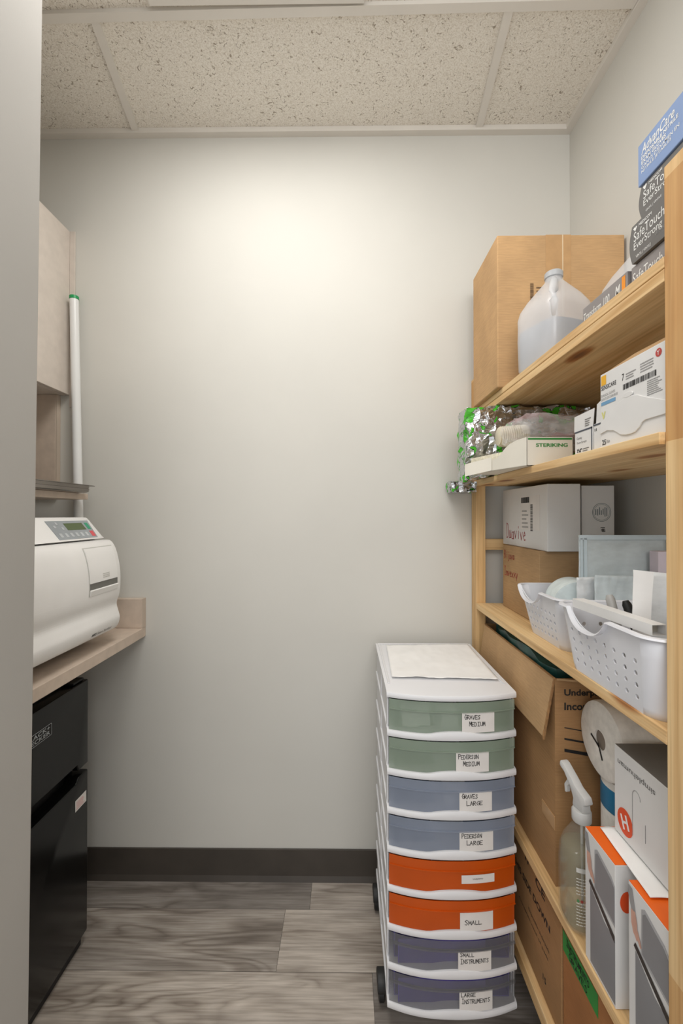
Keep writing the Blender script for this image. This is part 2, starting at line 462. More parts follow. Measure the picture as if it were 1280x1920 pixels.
STROKES = {
 'A': [[(0, 0), (.5, 1), (1, 0)], [(.2, .4), (.85, .42)]], 'D': [[(.05, 0), (0, 1), (.6, .95), (1, .5), (.6, .06), (.05, 0)]],
 'E': [[(1, .98), (0, 1), (.02, 0), (1, .03)], [(0, .52), (.8, .5)]], 'G': [[(1, .85), (.5, 1), (0, .5), (.4, 0), (1, .1), (1, .5), (.55, .47)]],
 'I': [[(.5, 0), (.5, 1)], [(.05, 0), (.95, 0)], [(.05, 1), (.95, 1)]], 'L': [[(0, 1), (.03, 0), (1, .04)]],
 'M': [[(0, 0), (.1, 1), (.5, .3), (.9, 1), (1, 0)]], 'N': [[(0, 0), (.05, 1), (.95, 0), (1, 1)]], 'O': [[(.5, 1), (.05, .6), (.3, 0), (.9, .3), (.85, .85), (.5, 1)]],
 'P': [[(.05, 0), (0, 1), (.8, .95), (.9, .6), (.05, .48)]], 'R': [[(.05, 0), (0, 1), (.8, .95), (.85, .6), (.1, .5), (1, 0)]],
 'S': [[(1, .88), (.5, 1), (.08, .78), (.9, .3), (.5, 0), (0, .12)]], 'T': [[(.5, 0), (.5, 1)], [(0, 1), (1, .97)]],
 'U': [[(0, 1), (.1, .1), (.5, 0), (.9, .12), (1, 1)]], 'V': [[(0, 1), (.45, 0), (1, 1)]], 'B': [[(.05, 0), (0, 1), (.7, .9), (.6, .55), (.05, .5), (.85, .35), (.7, .02), (.05, 0)]],
 'u': [[(0, .6), (.1, 0), (.7, .05), (.85, .6)], [(.85, .6), (.95, 0)]], 'a': [[(.85, .6), (.2, .55), (.1, .05), (.7, .05), (.85, .6), (.9, 0)]],
 'v': [[(0, .6), (.4, 0), (.9, .6)]], 'i': [[(.5, .6), (.5, 0)], [(.5, .85), (.5, .95)]], 'j': [[(.6, .6), (.6, -.3), (.2, -.35)], [(.6, .85), (.6, .95)]],
 'e': [[(.1, .3), (.8, .4), (.5, .65), (.1, .3), (.4, 0), (.9, .08)]], 'm': [[(0, 0), (.05, .6), (.45, .5), (.45, 0)], [(.45, .5), (.9, .55), (.95, 0)]],
 'x': [[(0, 0), (.9, .6)], [(0, .6), (.9, 0)]], 'y': [[(0, .6), (.45, 0)], [(.9, .6), (.2, -.35)]]}
def handwriting(body, w, h, lw, seed=0, capscale=1.18):
    """2D ribbon quads for a hand-written line, list of 4-point polygons in a w x h box."""
    r = random.Random(seed); out = []; n = len(body); cw = w / n
    for i, ch in enumerate(body):
        if ch not in STROKES: continue
        s = capscale if i == 0 else 1.0
        ox = i * cw + r.uniform(-.05, .05) * cw; oy = r.uniform(-.05, .05) * h
        for st in STROKES[ch]:
            pts = [(ox + (p[0] + r.uniform(-.04, .04)) * cw * .78, oy + (p[1] + r.uniform(-.03, .03)) * h * s) for p in st]
            for a, b in zip(pts, pts[1:]):
                dx, dy = b[0] - a[0], b[1] - a[1]; l = math.hypot(dx, dy) or 1e-9
                nx, ny = -dy / l * lw / 2, dx / l * lw / 2; ex, ey = dx / l * lw * .4, dy / l * lw * .4
                out.append([(a[0] + nx - ex, a[1] + ny - ey), (a[0] - nx - ex, a[1] - ny - ey), (b[0] - nx + ex, b[1] - ny + ey), (b[0] + nx + ex, b[1] + ny + ey)])
    return out
def quads_on(fn, quads):
    b = bmesh.new()
    for q in quads: b.faces.new([b.verts.new(fn(u, v)) for u, v in q])
    return b
def hand_text(body, o, face, w, h, lw, m, parent, seed=0, name='handwriting'):
    U, V, N = FRAMES[face]; o = Vector(o)
    return obj(name, quads_on(lambda u, v: o + U * u + V * v + N * .0006, handwriting(body, w, h, lw, seed)), m, parent)

# ================================================================ SETTING
YB = 1.54; XR = 0.8085; XL = -1.37; H = 2.695; Y0 = -0.6
struct('wall_back', box(XL - .1, XR + .1, YB, YB + .1, 0, H + .1), WALL)
struct('wall_right', box(XR, XR + .1, Y0, YB, 0, H + .1), WALL)
struct('wall_left', box(XL - .1, XL, .74, YB, 0, H + .1), WALL)
# short wall beside the doorway: its end face is what the camera sees at the far left
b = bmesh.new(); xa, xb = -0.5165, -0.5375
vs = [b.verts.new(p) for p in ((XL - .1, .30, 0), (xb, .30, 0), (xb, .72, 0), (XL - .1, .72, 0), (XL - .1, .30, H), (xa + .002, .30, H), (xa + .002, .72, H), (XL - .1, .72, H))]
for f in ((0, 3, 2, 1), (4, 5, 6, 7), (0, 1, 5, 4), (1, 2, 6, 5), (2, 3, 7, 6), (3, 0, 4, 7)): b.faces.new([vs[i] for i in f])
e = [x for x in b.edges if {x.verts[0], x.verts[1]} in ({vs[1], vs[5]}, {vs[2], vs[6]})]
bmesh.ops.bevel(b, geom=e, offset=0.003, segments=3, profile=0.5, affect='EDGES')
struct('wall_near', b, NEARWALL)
# floor of separate planks
PL = []
rows = [(1.424, 1.545), (1.230, 1.424), (1.036, 1.230), (.842, 1.036), (.648, .842), (.454, .648), (.26, .454), (.066, .26), (-.128, .066), (-.322, -.128), (-.6, -.322)]
seams = [(-.12, .9), (-.20, 1.0), (.075, -1.0), (-.5, .6)]
tones = {0: [.25, .25, .85], 1: [.5, .38, .85], 2: [.9, .9, .1]}
b = bmesh.new(); lay = b.loops.layers.float_color.new('plank')
r = random.Random(5)
def plank(x0, x1, y0, y1, tone, sd):
    g = .0005
    vs = [b.verts.new(p) for p in ((x0 + g, y0 + g, 0), (x1 - g, y0 + g, 0), (x1 - g, y1 - g, 0), (x0 + g, y1 - g, 0))]
    f = b.faces.new(vs)
    for l in f.loops: l[lay] = (tone, sd, 0, 1)
for i, (y0, y1) in enumerate(rows):
    s = seams[i][0] if i < 3 else r.uniform(-.8, .5)
    tl, tr = {0: (.22, .72), 1: (.50, .80), 2: (.80, .18)}.get(i, (r.random(), r.random()))
    sl, sr = {0: (.31, .77), 1: (.137, .62), 2: (.91, .45)}.get(i, (r.random(), r.random()))
    plank(s - 1.22, s, y0, y1, tl, sl); plank(s, s + 1.22, y0, y1, tr, sr)
    plank(s - 2.44, s - 1.22, y0, y1, r.random(), r.random())
f = obj('floor', b, FLOORM); f['kind'] = 'structure'
struct('floor', box(XL - .3, XR + .2, Y0, YB + .05, -.05, -.0015), mat('plank_joint', (70, 64, 60), .8))
b = box(XL, XR, YB - .006, YB, 0.0, .112, .002)
prism([(YB - .006, .0), (YB - .013, .0), (YB - .006, .018)], 0, XL, XR, bm=b)
struct('baseboard_back', b, BASEB)
struct('baseboard_right', box(XR - .006, XR, Y0, YB - .013, 0, .112, .002), BASEB)
# suspended ceiling
struct('ceiling', box(XL - .1, XR + .1, Y0, YB + .1, H + .006, H + .04), CEIL)
def tee(name, p, q, w=.024, z0=H - .004, z1=H + .0059):
    p, q = Vector((*p, 0)), Vector((*q, 0)); d = (q - p).normalized(); n = Vector((-d.y, d.x, 0)) * w / 2
    b = bmesh.new()
    pts = [p - n, q - n, q + n, p + n]
    v0 = [b.verts.new((a.x, a.y, z0)) for a in pts]; v1 = [b.verts.new((a.x, a.y, z1)) for a in pts]
    b.faces.new(v0); b.faces.new(v1[::-1])
    for i in range(4): b.faces.new((v0[i], v1[i], v1[(i + 1) % 4], v0[(i + 1) % 4]))
    bmesh.ops.recalc_face_normals(b, faces=b.faces)
    struct(name, b, GRID)
tee('trim_1', (-.757, 1.516), (-.700, 1.16)); tee('trim_2', (.4757, 1.516), (.447, 1.16))
tee('trim_3', (-1.36, 1.176), (XR - .025, 1.150), z0=H - .0052)
tee('trim_4', (XL, YB - .012), (XR, YB - .012), .024, H - .012); tee('trim_5', (XR - .012, YB - .024), (XR - .012, Y0), .024, H - .012)
tee('trim_6', (XL, .55), (XR - .03, .55))
# the troffer itself (just out of frame above the picture)
t = thing('ceiling_light', 'recessed fluorescent ceiling light in the grid bay nearest the doorway', 'ceiling light', (-.24, .86, H))
b = bmesh.new()
for a in ((-.53, .05, .57, .60), (-.53, .05, 1.12, 1.14), (-.53, -.50, .60, 1.12), (.02, .05, .60, 1.12)): box(a[0], a[1], a[2], a[3], H - .008, H + .004, bm=b)
obj('frame', b, GRID, t); obj('diffuser', box(-.50, .02, .60, 1.12, H - .003, H + .002), DIFF, t)

# ================================================================ LEFT SIDE
# wall cabinet
t = thing('wall_cabinet', 'pale laminate wall cabinet hanging at the upper left corner of the room', 'cabinet', (-1.19, 1.3, 1.743))
CX = -1.003
obj('body', box(XL + .001, CX - .019, .76, YB - .002, 1.743, 2.34, .001), CABLAM, t)
obj('door', box(CX - .018, CX, 1.02, YB - .004, 1.744, 2.339, .0015), CABLAM, t)
obj('door', box(CX - .018, CX, .76, 1.017, 1.744, 2.339, .0015), CABLAM, t)
obj('filler_strip', box(CX + .0005, -.984, YB - .006, YB - .001, 1.70, 2.34, .0005), CABLAM, t)
t = thing('laminate_wall_panel', 'beige laminate panel on the back wall below the hanging cabinet', 'wall panel', (-1.2, YB, 1.39))
obj('panel', box(XL + .001, -1.043, YB - .02, YB - .001, 1.386, 1.7425, .001), LAM, t)
obj('edge_strip', box(-1.0425, -1.037, YB - .019, YB - .001, 1.386, 1.7425), EDGEW, t)
tag(obj('cable', tube([(-1.05 + .045 * math.cos(a) * (1 - a / 40), 1.36 + .05 * math.sin(a) * (1 - a / 40), 2.346 + .0035 * a) for a in [i * .3 for i in range(46)]], .004, 8), BLK2, loc=(-1.05, 1.36, 2.34), smooth=True),
    'dark coiled cable lying on top of the hanging cabinet', 'cable')
# open shelf under it
tag(obj('laminate_shelf', box(XL + .001, -.896, .78, 1.475, 1.362, 1.3825, .0015), LAM, loc=(-1.13, 1.12, 1.362)), 'beige laminate wall shelf carrying a steel tray above the steriliser', 'shelf')
# steel tray
t = thing('steel_tray', 'shallow stainless steel instrument tray lying on the laminate wall shelf', 'tray', (-1.0, 1.2, 1.3825))
def rrect(x0, x1, y0, y1, r, n=6):
    P = []
    for cx, cy, a0 in ((x1 - r, y1 - r, 0), (x0 + r, y1 - r, PI / 2), (x0 + r, y0 + r, PI), (x1 - r, y0 + r, 1.5 * PI)):
        for i in range(n + 1): a = a0 + PI / 2 * i / n; P.append((cx + r * math.cos(a), cy + r * math.sin(a)))
    return P
def ringloft(rings, cap=False):
    b = bmesh.new(); R = [[b.verts.new(p) for p in g] for g in rings]; n = len(R[0])
    for k in range(len(R) - 1):
        for i in range(n): b.faces.new((R[k][i], R[k][(i + 1) % n], R[k + 1][(i + 1) % n], R[k + 1][i]))
    if cap: b.faces.new(R[0])
    bmesh.ops.recalc_face_normals(b, faces=b.faces); return b
TX0, TX1, TY0, TY1 = -1.18, -.839, 1.0, 1.445
tz = 1.3828
def ring(ins, z, r=.035): return [(x, y, z) for x, y in rrect(TX0 + ins, TX1 - ins, TY0 + ins, TY1 - ins, max(.008, r - ins * .3))]
b = ringloft([ring(.034, tz), ring(.020, tz), ring(.0145, tz + .003), ring(.013, tz + .012), ring(.0145, tz + .013), ring(.0125, tz + .0225), ring(.010, tz + .025), ring(0, tz + .0235), ring(0, tz + .022), ring(.010, tz + .0235), ring(.014, tz + .0215), ring(.0160, tz + .012), ring(.0175, tz + .005), ring(.035, tz + .0015)])
fs = [x for x in b.verts if abs(x.co.z - (tz + .0015)) < 1e-5]; b.faces.new([v for v in fs]) if False else None
obj('pan', b, STEEL, t, smooth=True)
obj('pan_floor', prism(rrect(TX0 + .034, TX1 - .034, TY0 + .034, TY1 - .034, .02), 2, tz, tz + .0015), STEEL, t)
# counter
t = thing('counter', 'beige laminate counter with back splash in the left corner', 'counter', (-1.05, 1.2, .872))
obj('worktop', box(XL + .001, -.723, .75, YB - .001, .872, .905, .0015), LAM, t)
obj('backsplash', box(XL + .001, -.7255, YB - .026, YB - .001, .9055, 1.01, .0015), LAM, t)
obj('splash_end_cap', box(-.7252, -.7225, YB - .026, YB - .001, .9055, 1.01, .0006), EDGEW, t)
# fluorescent tube leaning in the corner
t = thing('fluorescent_tube', 'long white tube with green end cap leaning in the back left corner', 'tube', (-.93, 1.47, .905))
p0 = Vector((-.925, 1.484, .907)); p1 = Vector((-.974, 1.515, 2.092)); d = p1 - p0
obj('tube', tube([p0 + d * s for s in (0, .25, .5, .75, .990)], .0148, 20), TUBEW, t, smooth=True)
obj('end_cap', tube([p0 + d * .9905, p0 + d * 1.0], .0156, 20), GREENC, t, smooth=True)

# ---- steam steriliser
t = thing('steam_steriliser', 'white benchtop steam steriliser with green display on the counter', 'steriliser', (-1.0, 1.17, .905))
SY0, SY1 = .975, 1.368
def smoothprof(P, k=5):
    out = []
    for i in range(len(P) - 1):
        a, b_, c, d_ = P[max(i - 1, 0)], P[i], P[i + 1], P[min(i + 2, len(P) - 1)]
        for j in range(k):
            s = j / k
            out.append(tuple(.5 * ((2 * b_[q]) + (-a[q] + c[q]) * s + (2 * a[q] - 5 * b_[q] + 4 * c[q] - d_[q]) * s * s + (-a[q] + 3 * b_[q] - 3 * c[q] + d_[q]) * s ** 3) for q in (0, 1)))
    out.append(P[-1]); return out
head = [(-1.30, 1.297), (-.85, 1.3015), (-.8345, 1.3005), (-.824, 1.289), (-.783, 1.240), (-.776, 1.2345), (-.79, 1.2335), (-1.30, 1.2335)]
obj('control_head', prism(head, 1, SY0, SY1, .003), STW, t, smooth=True)
doorp = smoothprof([(-.79, 1.2295), (-.770, 1.2298), (-.754, 1.2265), (-.7390, 1.204), (-.7285, 1.166), (-.7233, 1.130), (-.7228, 1.085), (-.7262, 1.056), (-.7345, 1.028), (-.7290, 1.004), (-.7240, .983), (-.7285, .962), (-.7400, .947), (-.762, .938)])
dp = doorp + [(-.80, .938), (-.80, 1.2295)]
def profx(z):
    for a, b_ in zip(doorp[4:], doorp[5:]):
        if b_[1] <= z <= a[1] or a[1] <= z <= b_[1]:
            s = (z - a[1]) / ((b_[1] - a[1]) or 1e-9); return a[0] + (b_[0] - a[0]) * s
    return -.73
obj('door', prism(dp, 1, SY0 + .002, SY1 - .002, .0035, seg=3), STW, t, smooth=True)
obj('body', box(-1.29, -.803, SY0 + .006, SY1 - .006, .922, 1.2325, .004), STW, t)
for fy in (SY0 + .04, SY1 - .05):
    for fx in (-1.25, -.85): obj('foot', lathe([(.018, .9055), (.016, .9215)], (fx, fy, 0), n=16), BLK2, t)
# latch on the door, made on the door profile
def onprof(y0, y1, z0, z1, th, base=0.0, n=10):
    b = bmesh.new(); G = []
    for s in (base, base + th):
        G.append([[b.verts.new((profx(z0 + (z1 - z0) * j / n) + s, y, z0 + (z1 - z0) * j / n)) for y in (y0, y1)] for j in range(n + 1)])
    for s in (0, 1):
        for j in range(n): b.faces.new((G[s][j][0], G[s][j][1], G[s][j + 1][1], G[s][j + 1][0]))
    for j in range(n):
        for q in (0, 1): b.faces.new((G[0][j][q], G[0][j + 1][q], G[1][j + 1][q], G[1][j][q]))
    for j in (0, n): b.faces.new((G[0][j][0], G[0][j][1], G[1][j][1], G[1][j][0]))
    bmesh.ops.recalc_face_normals(b, faces=b.faces); return b
obj('latch_seam', onprof(1.196, 1.345, 1.076, 1.214, .0006, .0002), STG, t, smooth=True)
la = obj('latch', onprof(1.1985, 1.3415, 1.113, 1.2115, .0022, .0006), STW, t, smooth=True)
b = bmesh.new()
for z in (1.124, 1.129, 1.134): merge(b, onprof(1.262, 1.296, z, z + .0014, .0012, .0026, 2))
obj('grip_line', b, STG, la)
obj('latch_recess', onprof(1.20, 1.343, 1.094, 1.1128, .0005, .0009, 4), mat('latch_slot_grey', (118, 117, 112), .6), t)
b = bmesh.new()
P = [(profx(1.094) + .0012, 1.0945), (profx(1.092) + .0050, 1.092), (profx(1.076) + .0014, 1.0765)]
prism(P, 1, 1.2, 1.343, bm=b); obj('finger_ledge', b, STW, t)
# control panel lies in the sloping face of the head
pA = Vector((-.8240, 0, 1.289)); pB = Vector((-.783, 0, 1.240)); sl = (pA - pB).normalized(); nn = Vector((-sl.z * -1, 0, 0))
nrm = Vector((sl.z, 0, -sl.x)); nrm = nrm if nrm.x > 0 else -nrm; nrm = nrm.normalized(); slen = (pA - pB).length
FRAMES['panel'] = (Vector((0, 1, 0)), sl, nrm)
def pp(y, v): return Vector((pB.x, y, pB.z)) + sl * v * slen
cp = obj('control_panel', polyslab([pp(1.160, -.02), pp(1.338, -.02), pp(1.352, 1.03), pp(1.160, 1.03)], nrm, .0012), PANELG, t)
obj('display', rect(pp(1.226, .48), 'panel', .086, .40 * slen, off=.0012, th=.0006), LCD, cp)
obj('start_button', polyslab([pp(1.322, .50) + nrm * .0013, pp(1.338, .50) + nrm * .0013, pp(1.340, .88) + nrm * .0013, pp(1.324, .88) + nrm * .0013], nrm, .0006), BTNG, cp, label='green start button')
obj('stop_button', polyslab([pp(1.316, .06) + nrm * .0013, pp(1.334, .06) + nrm * .0013, pp(1.337, .38) + nrm * .0013, pp(1.319, .38) + nrm * .0013], nrm, .0006), BTNR, cp, label='red stop button')
for i in range(6): obj('button', rect(pp(1.174 + i * .0235, .10), 'panel', .011, .22 * slen, off=.0013, th=.0007), BTN, cp)
for y, v in ((1.176, .62), (1.192, .80), (1.204, .52)): obj('button', rect(pp(y, v), 'panel', .008, .14 * slen, off=.0013, th=.0007), BTN, cp)
xx = profx(.965)
FRAMES['doorlow'] = (Vector((0, 1, 0)), Vector((0, 0, 1)), Vector((1, 0, 0)))
def proftext(body, y0, z0, w, h, m, bold):
    b = textbm(body, (0, y0, z0), 'doorlow', w, h, bold=bold)
    for v in b.verts: v.co.x = profx(v.co.z) + .0007
    obj('lettering', b, m, t)
proftext('M9D', 1.222, .9565, .022, .0085, INK, .02); proftext('Steam Sterilizer', 1.248, .9565, .075, .0085, GREYINK, 0)

# ---- fridge
FX = -.795; FY1 = 1.315; FY0 = .85
t = thing('mini_fridge', 'black two-door mini fridge standing under the counter', 'fridge', (-1.05, 1.08, 0))
obj('body', box(-1.31, FX - .045, FY0 + .004, FY1 - .004, .02, .812, .006), BLK2, t)
gy = 1.268
# freezer door with stepped lower edge, fridge door with stepped upper edge
fd = obj('freezer_door', prism([(FY0, .565), (gy - .006, .565), (gy, .546), (FY1, .546), (FY1, .803), (FY0, .803)], 0, FX - .043, FX, .004, seg=3), BLK, t, smooth=True)
ld = obj('fridge_door', prism([(FY0, .035), (FY1, .035), (FY1, .527), (gy + .002, .527), (gy - .008, .512), (FY0, .512)], 0, FX - .043, FX, .004, seg=3), BLK, t, smooth=True)
obj('hinge_cap', box(FX - .06, FX - .008, FY1 - .06, FY1 - .01, .804, .811, .002), BLK2, t)
obj('plinth', box(FX - .05, FX - .012, FY0 + .01, FY1 - .012, .0, .033, .002), BLK2, t)
b = bmesh.new(); y0, y1, z0, z1 = 1.050, 1.150, .716, .748
o_ = rrect(y0, y1, z0, z1, .004, 4); i_ = rrect(y0 + .0014, y1 - .0014, z0 + .0014, z1 - .0014, .003, 4)
vo = [b.verts.new((FX + .0008, p[0], p[1])) for p in o_]; vi = [b.verts.new((FX + .0008, p[0], p[1])) for p in i_]
for i in range(len(vo)): b.faces.new((vo[i], vo[(i + 1) % len(vo)], vi[(i + 1) % len(vi)], vi[i]))
merge(b, textbm('BLACK+', (FX, y0 + .007, z0 + .0175), '+x', .086, .0105, off=.0008, bold=.015)); merge(b, textbm('DECKER', (FX, y0 + .007, z0 + .0045), '+x', .086, .0105, off=.0008, bold=.015))
obj('badge', b, SILINK, fd, label='silver outlined badge')
st = obj('sticker', rect((FX, 1.252, .434), '+x', .053, .033, off=.0006), LABELP, ld, label='small white and pink sticker')
obj('sticker_print', fineprint((FX + .0006, 1.257, .438), '+x', .042, .024, 5, seed=4), mat('pink_print', (214, 150, 150), .6), st)

# ================================================================ DRAWER CART
t = thing('drawer_cart', 'white rolling cart of eight coloured translucent drawers beside the pine shelves', 'drawer cart', (.2685, 1.3, 0))
KX0, KX1, KYF, KYB = .106, .431, 1.094, 1.50
KC = (KX0 + KX1) / 2; KH = (KX1 - KX0) / 2
def yf(x, ext=0.0): tt = min(1, abs((x - KC) / KH)); return KYF - .026 * (1 - tt ** 2.4) - ext
def frontslab(x0, x1, yback, ztop, zbot, ext, n=28, rnd=.004):
    """slab with the curved front; ztop may be a function of x."""
    b = bmesh.new(); S = []
    zt = ztop if callable(ztop) else (lambda x: ztop); zb = zbot if callable(zbot) else (lambda x: zbot)
    for i in range(n + 1):
        x = x0 + (x1 - x0) * i / n; y = yf(x, ext); a, c = zt(x), zb(x); q = min(rnd, (a - c) * .45)
        S.append([b.verts.new(p) for p in ((x, yback, a), (x, y + q, a), (x, y + q * .3, a - q * .3), (x, y, a - q), (x, y, c + q), (x, y + q * .3, c + q * .3), (x, y + q, c), (x, yback, c))])
    for i in range(n):
        for j in range(8): b.faces.new((S[i][j], S[i][(j + 1) % 8], S[i + 1][(j + 1) % 8], S[i + 1][j]))
    b.faces.new(S[0]); b.faces.new(S[-1][::-1]); bmesh.ops.recalc_face_normals(b, faces=b.faces); return b
def bumpz(x):
    u = (x - KC - .006) / (KH * .42); return .0075 * (max(0, 1 - abs(u) ** 2.2)) if abs(u) < 1 else 0
ZL = .843; PT = .098
b = frontslab(KX0 - .002, KX1 + .002, KYB, ZL + .0155, ZL, .003, rnd=.005)
top = obj('lid', b, WPL, t, smooth=True)
b = bmesh.new()
for a in ((KX0 + .006, KX0 + .012, KYF + .05, KYB - .006), (KX1 - .012, KX1 - .006, KYF + .05, KYB - .006), (KX0 + .012, KX1 - .012, KYB - .012, KYB - .006)): box(a[0], a[1], a[2], a[3], ZL + .0156, ZL + .0185, .0006, 1, bm=b)
obj('lid_rim', b, WPL, top)
for k in range(1, 9):
    zb = ZL - PT * k; zt = zb + .018
    obj('tier_frame', frontslab(KX0 - .001, KX1 + .001, KYB - .003, lambda x, zt=zt: zt + bumpz(x), zb, .0035, rnd=.006), WPL, t, smooth=True)
    b = bmesh.new()
    for xa, xb in ((KX0 + .003, KX0 + .006), (KX1 - .006, KX1 - .003)): box(xa, xb, KYF + .02, KYB - .01, zt, zb + PT, bm=b)
    box(KX0 + .003, KX1 - .003, KYB - .010, KYB - .007, zt, zb + PT, bm=b)
    # sloping brace on the left and right side of each tier
    for s, xa in ((-1, KX0), (1, KX1)):
        xs_ = (xa, xa + s * -.003)
        prism([(KYF + .012, zt), (KYF + .03, zt), (KYF + .03, zb + PT - .001), (KYF + .012, zb + PT - .001)], 0, min(xs_), max(xs_), bm=b)
        prism([(KYF + .20, zt), (KYF + .215, zt), (KYF + .215, zb + PT - .001), (KYF + .20, zb + PT - .001)], 0, min(xs_), max(xs_), bm=b)
    obj('side_panel', b, WPL, t)
cols = [('g', DG)] * 2 + [('b', DB)] * 2 + [('o', DO)] * 2 + [('p', DP)] * 2
words = [('GRAVES', 'MEDIUM', .289, .083, 0), ('PEDERSON', 'MEDIUM', .274, .083, 1), ('GRAVES', 'LARGE', .282, .083, 0), ('PEDERSON', 'LARGE', .282, .086, 1),
         ('', '', .287, .084, 0), ('SMALL', '', .283, .084, 0), ('SMALL', 'INSTRUMENTS', .278, .084, 1), ('LARGE', 'INSTRUMENTS', .281, .084, 1)]
wl = ['green', 'green', 'blue', 'blue', 'orange', 'orange', 'smoke grey', 'smoke grey']
for k in range(8):
    code, m = cols[k]
    z1 = ZL - PT * k - .0006; z0 = ZL - PT * (k + 1) + .0185
    b = bmesh.new()
    # lip band, then lower panel set back, as a shell
    def shell(zt, zb, ext, th=.0022, n=28, bm=b):
        x0, x1 = KX0 + .004, KX1 - .004; S = []
        for i in range(n + 1):
            x = x0 + (x1 - x0) * i / n
            S.append([bm.verts.new((x, yf(x, ext), zt(x))), bm.verts.new((x, yf(x, ext) + th, zt(x))), bm.verts.new((x, yf(x, ext) + th, zb(x))), bm.verts.new((x, yf(x, ext), zb(x)))])
        for i in range(n):
            for j in range(4): bm.faces.new((S[i][j], S[i][(j + 1) % 4], S[i + 1][(j + 1) % 4], S[i + 1][j]))
        bm.faces.new(S[0]); bm.faces.new(S[-1][::-1])
    shell(lambda x: z1, lambda x: z1 - .022, .004); shell(lambda x: z1 - .022, lambda x: z1 - .0245, .0065, .006)
    shell(lambda x: z1 - .0245, lambda x: z0 + bumpz(x), -.001)
    bmesh.ops.recalc_face_normals(b, faces=b.faces)
    dr = obj('drawer', b, m, t, smooth=True, label='translucent %s drawer' % wl[k])
    # bin behind the front
    bx0, bx1, by0, by1 = KX0 + .018, KX1 - .014, KYF + .010, KYB - .02
    b = box(bx0, bx1, by0, by1, z0 + .001, z0 + .004)
    for a in ((bx0, bx0 + .002, by0, by1), (bx1 - .002, bx1, by0, by1), (bx0, bx1, by1 - .002, by1)): box(a[0], a[1], a[2], a[3], z0 + .004, z1 - .014, bm=b)
    if code in 'op': box(.132, .405 if code == 'o' else .352, KYF - .006, KYF - .003, z0 + .002, z1 - .018, bm=b)
    obj('bin', b, BIN[code], dr)
    w1, w2, lx, lw_, ind = words[k]
    lh0, lh1 = (.003, .0535) if k != 4 else (.022, .043)
    if k in (6, 7): lh0, lh1 = .001, .050
    def cur(u, v, off=.0012, lx=lx, z0=z0, lh0=lh0): return Vector((lx + u, yf(lx + u) + .001 - off, z0 + lh0 + v))
    b = bmesh.new(); n = 12; h = lh1 - lh0
    g = [[b.verts.new(cur(lw_ * i / n, q)) for q in (0, h)] for i in range(n + 1)]
    for i in range(n): b.faces.new((g[i][0], g[i + 1][0], g[i + 1][1], g[i][1]))
    lb = obj('label', b, LABELP, dr, label='white paper label')
    lf = lambda dx, dz: (lambda u, v: cur(u + dx, v + dz, .0020))
    if k == 4:
        b = textbm('Urodynamics', (0, 0, 0), '-y', .026, .0045)
        for v in b.verts: v.co = cur(.028 + v.co.x, .009 + v.co.z, .0020)
        obj('lettering', b, INK, lb)
    elif not w2: obj('handwriting', quads_on(lf(.012, .016), handwriting(w1, .044, .0095, .0013, k)), INK, lb)
    elif k in (6, 7):
        obj('handwriting', quads_on(lf(.005, .0375), handwriting(w1, .036, .0088, .0013, k)), INK, lb)
        obj('handwriting', quads_on(lf(.006, .021), handwriting(w2, .072, .0098, .0012, k + 20)), INK, lb)
    else:
        obj('handwriting', quads_on(lf(.006, .0335), handwriting(w1, .041 if len(w1) < 7 else .051, .0098, .0013, k)), INK, lb)
        obj('handwriting', quads_on(lf(.018, .0165), handwriting(w2, .042, .0098, .0013, k + 20)), INK, lb)
# casters
for cx, cy in ((.096, 1.165), (.102, 1.43), (.405, 1.16), (.405, 1.43)):
    b = prism([(cy + .03 * math.cos(a), .042 + .034 * math.sin(a)) for a in [PI * i / 12 for i in range(13)]], 0, cx - .012, cx + .013, .003)
    box(cx + .004, cx + .016, cy - .008, cy + .008, .05, .0588, bm=b)
    ca = obj('caster', b, BLK2, t, smooth=True)
    obj('wheel', lathe([(.019, -.008), (.0235, -.006), (.0235, .006), (.019, .008)], (cx, cy, .0240), axis=0, n=28), BLK2, ca, smooth=True)
# pouches seen through the drawer fronts
for i, (x0, x1, k, sd) in enumerate(((.145, .215, 0, 1), (.240, .285, 0, 4), (.250, .31, 2, 7))):
    z0 = ZL - PT * (k + 1) + .0225
    tag(obj('instrument_pouch', crumple(x0, x1, KYF - .003, KYF + .05, z0 + .002, z0 + .042, .008, 30, 7, sd), PAPER, loc=(x0, KYF + .04, z0), smooth=False),
        ['crumpled white instrument pouch at the left inside the top green drawer', 'crumpled white instrument pouch near the label inside the top green drawer', 'crumpled white instrument pouch inside the upper blue drawer'][i], 'pouch', 'pouches inside the drawers')
# paper towel sheet on the lid
def wr(u, v): return .0022 * noise.noise(Vector((u * 5, v * 4, 3))) + .0015 * noise.noise(Vector((u * 14, v * 9, 1))) + (.003 * max(0, .08 - v) / .08 * (.5 + noise.noise(Vector((u * 6, 0, 9))))) + .0026
tag(obj('paper_sheet', sheet([(.126, 1.175, ZL + .0185), (.413, 1.16, ZL + .0185), (.419, 1.478, ZL + .0185), (.139, 1.464, ZL + .0185)], 40, 30, wr, .0005), PAPER, loc=(.27, 1.3, ZL + .0185), smooth='all'),
    'white paper towel sheet spread over the top of the drawer cart', 'paper sheet')

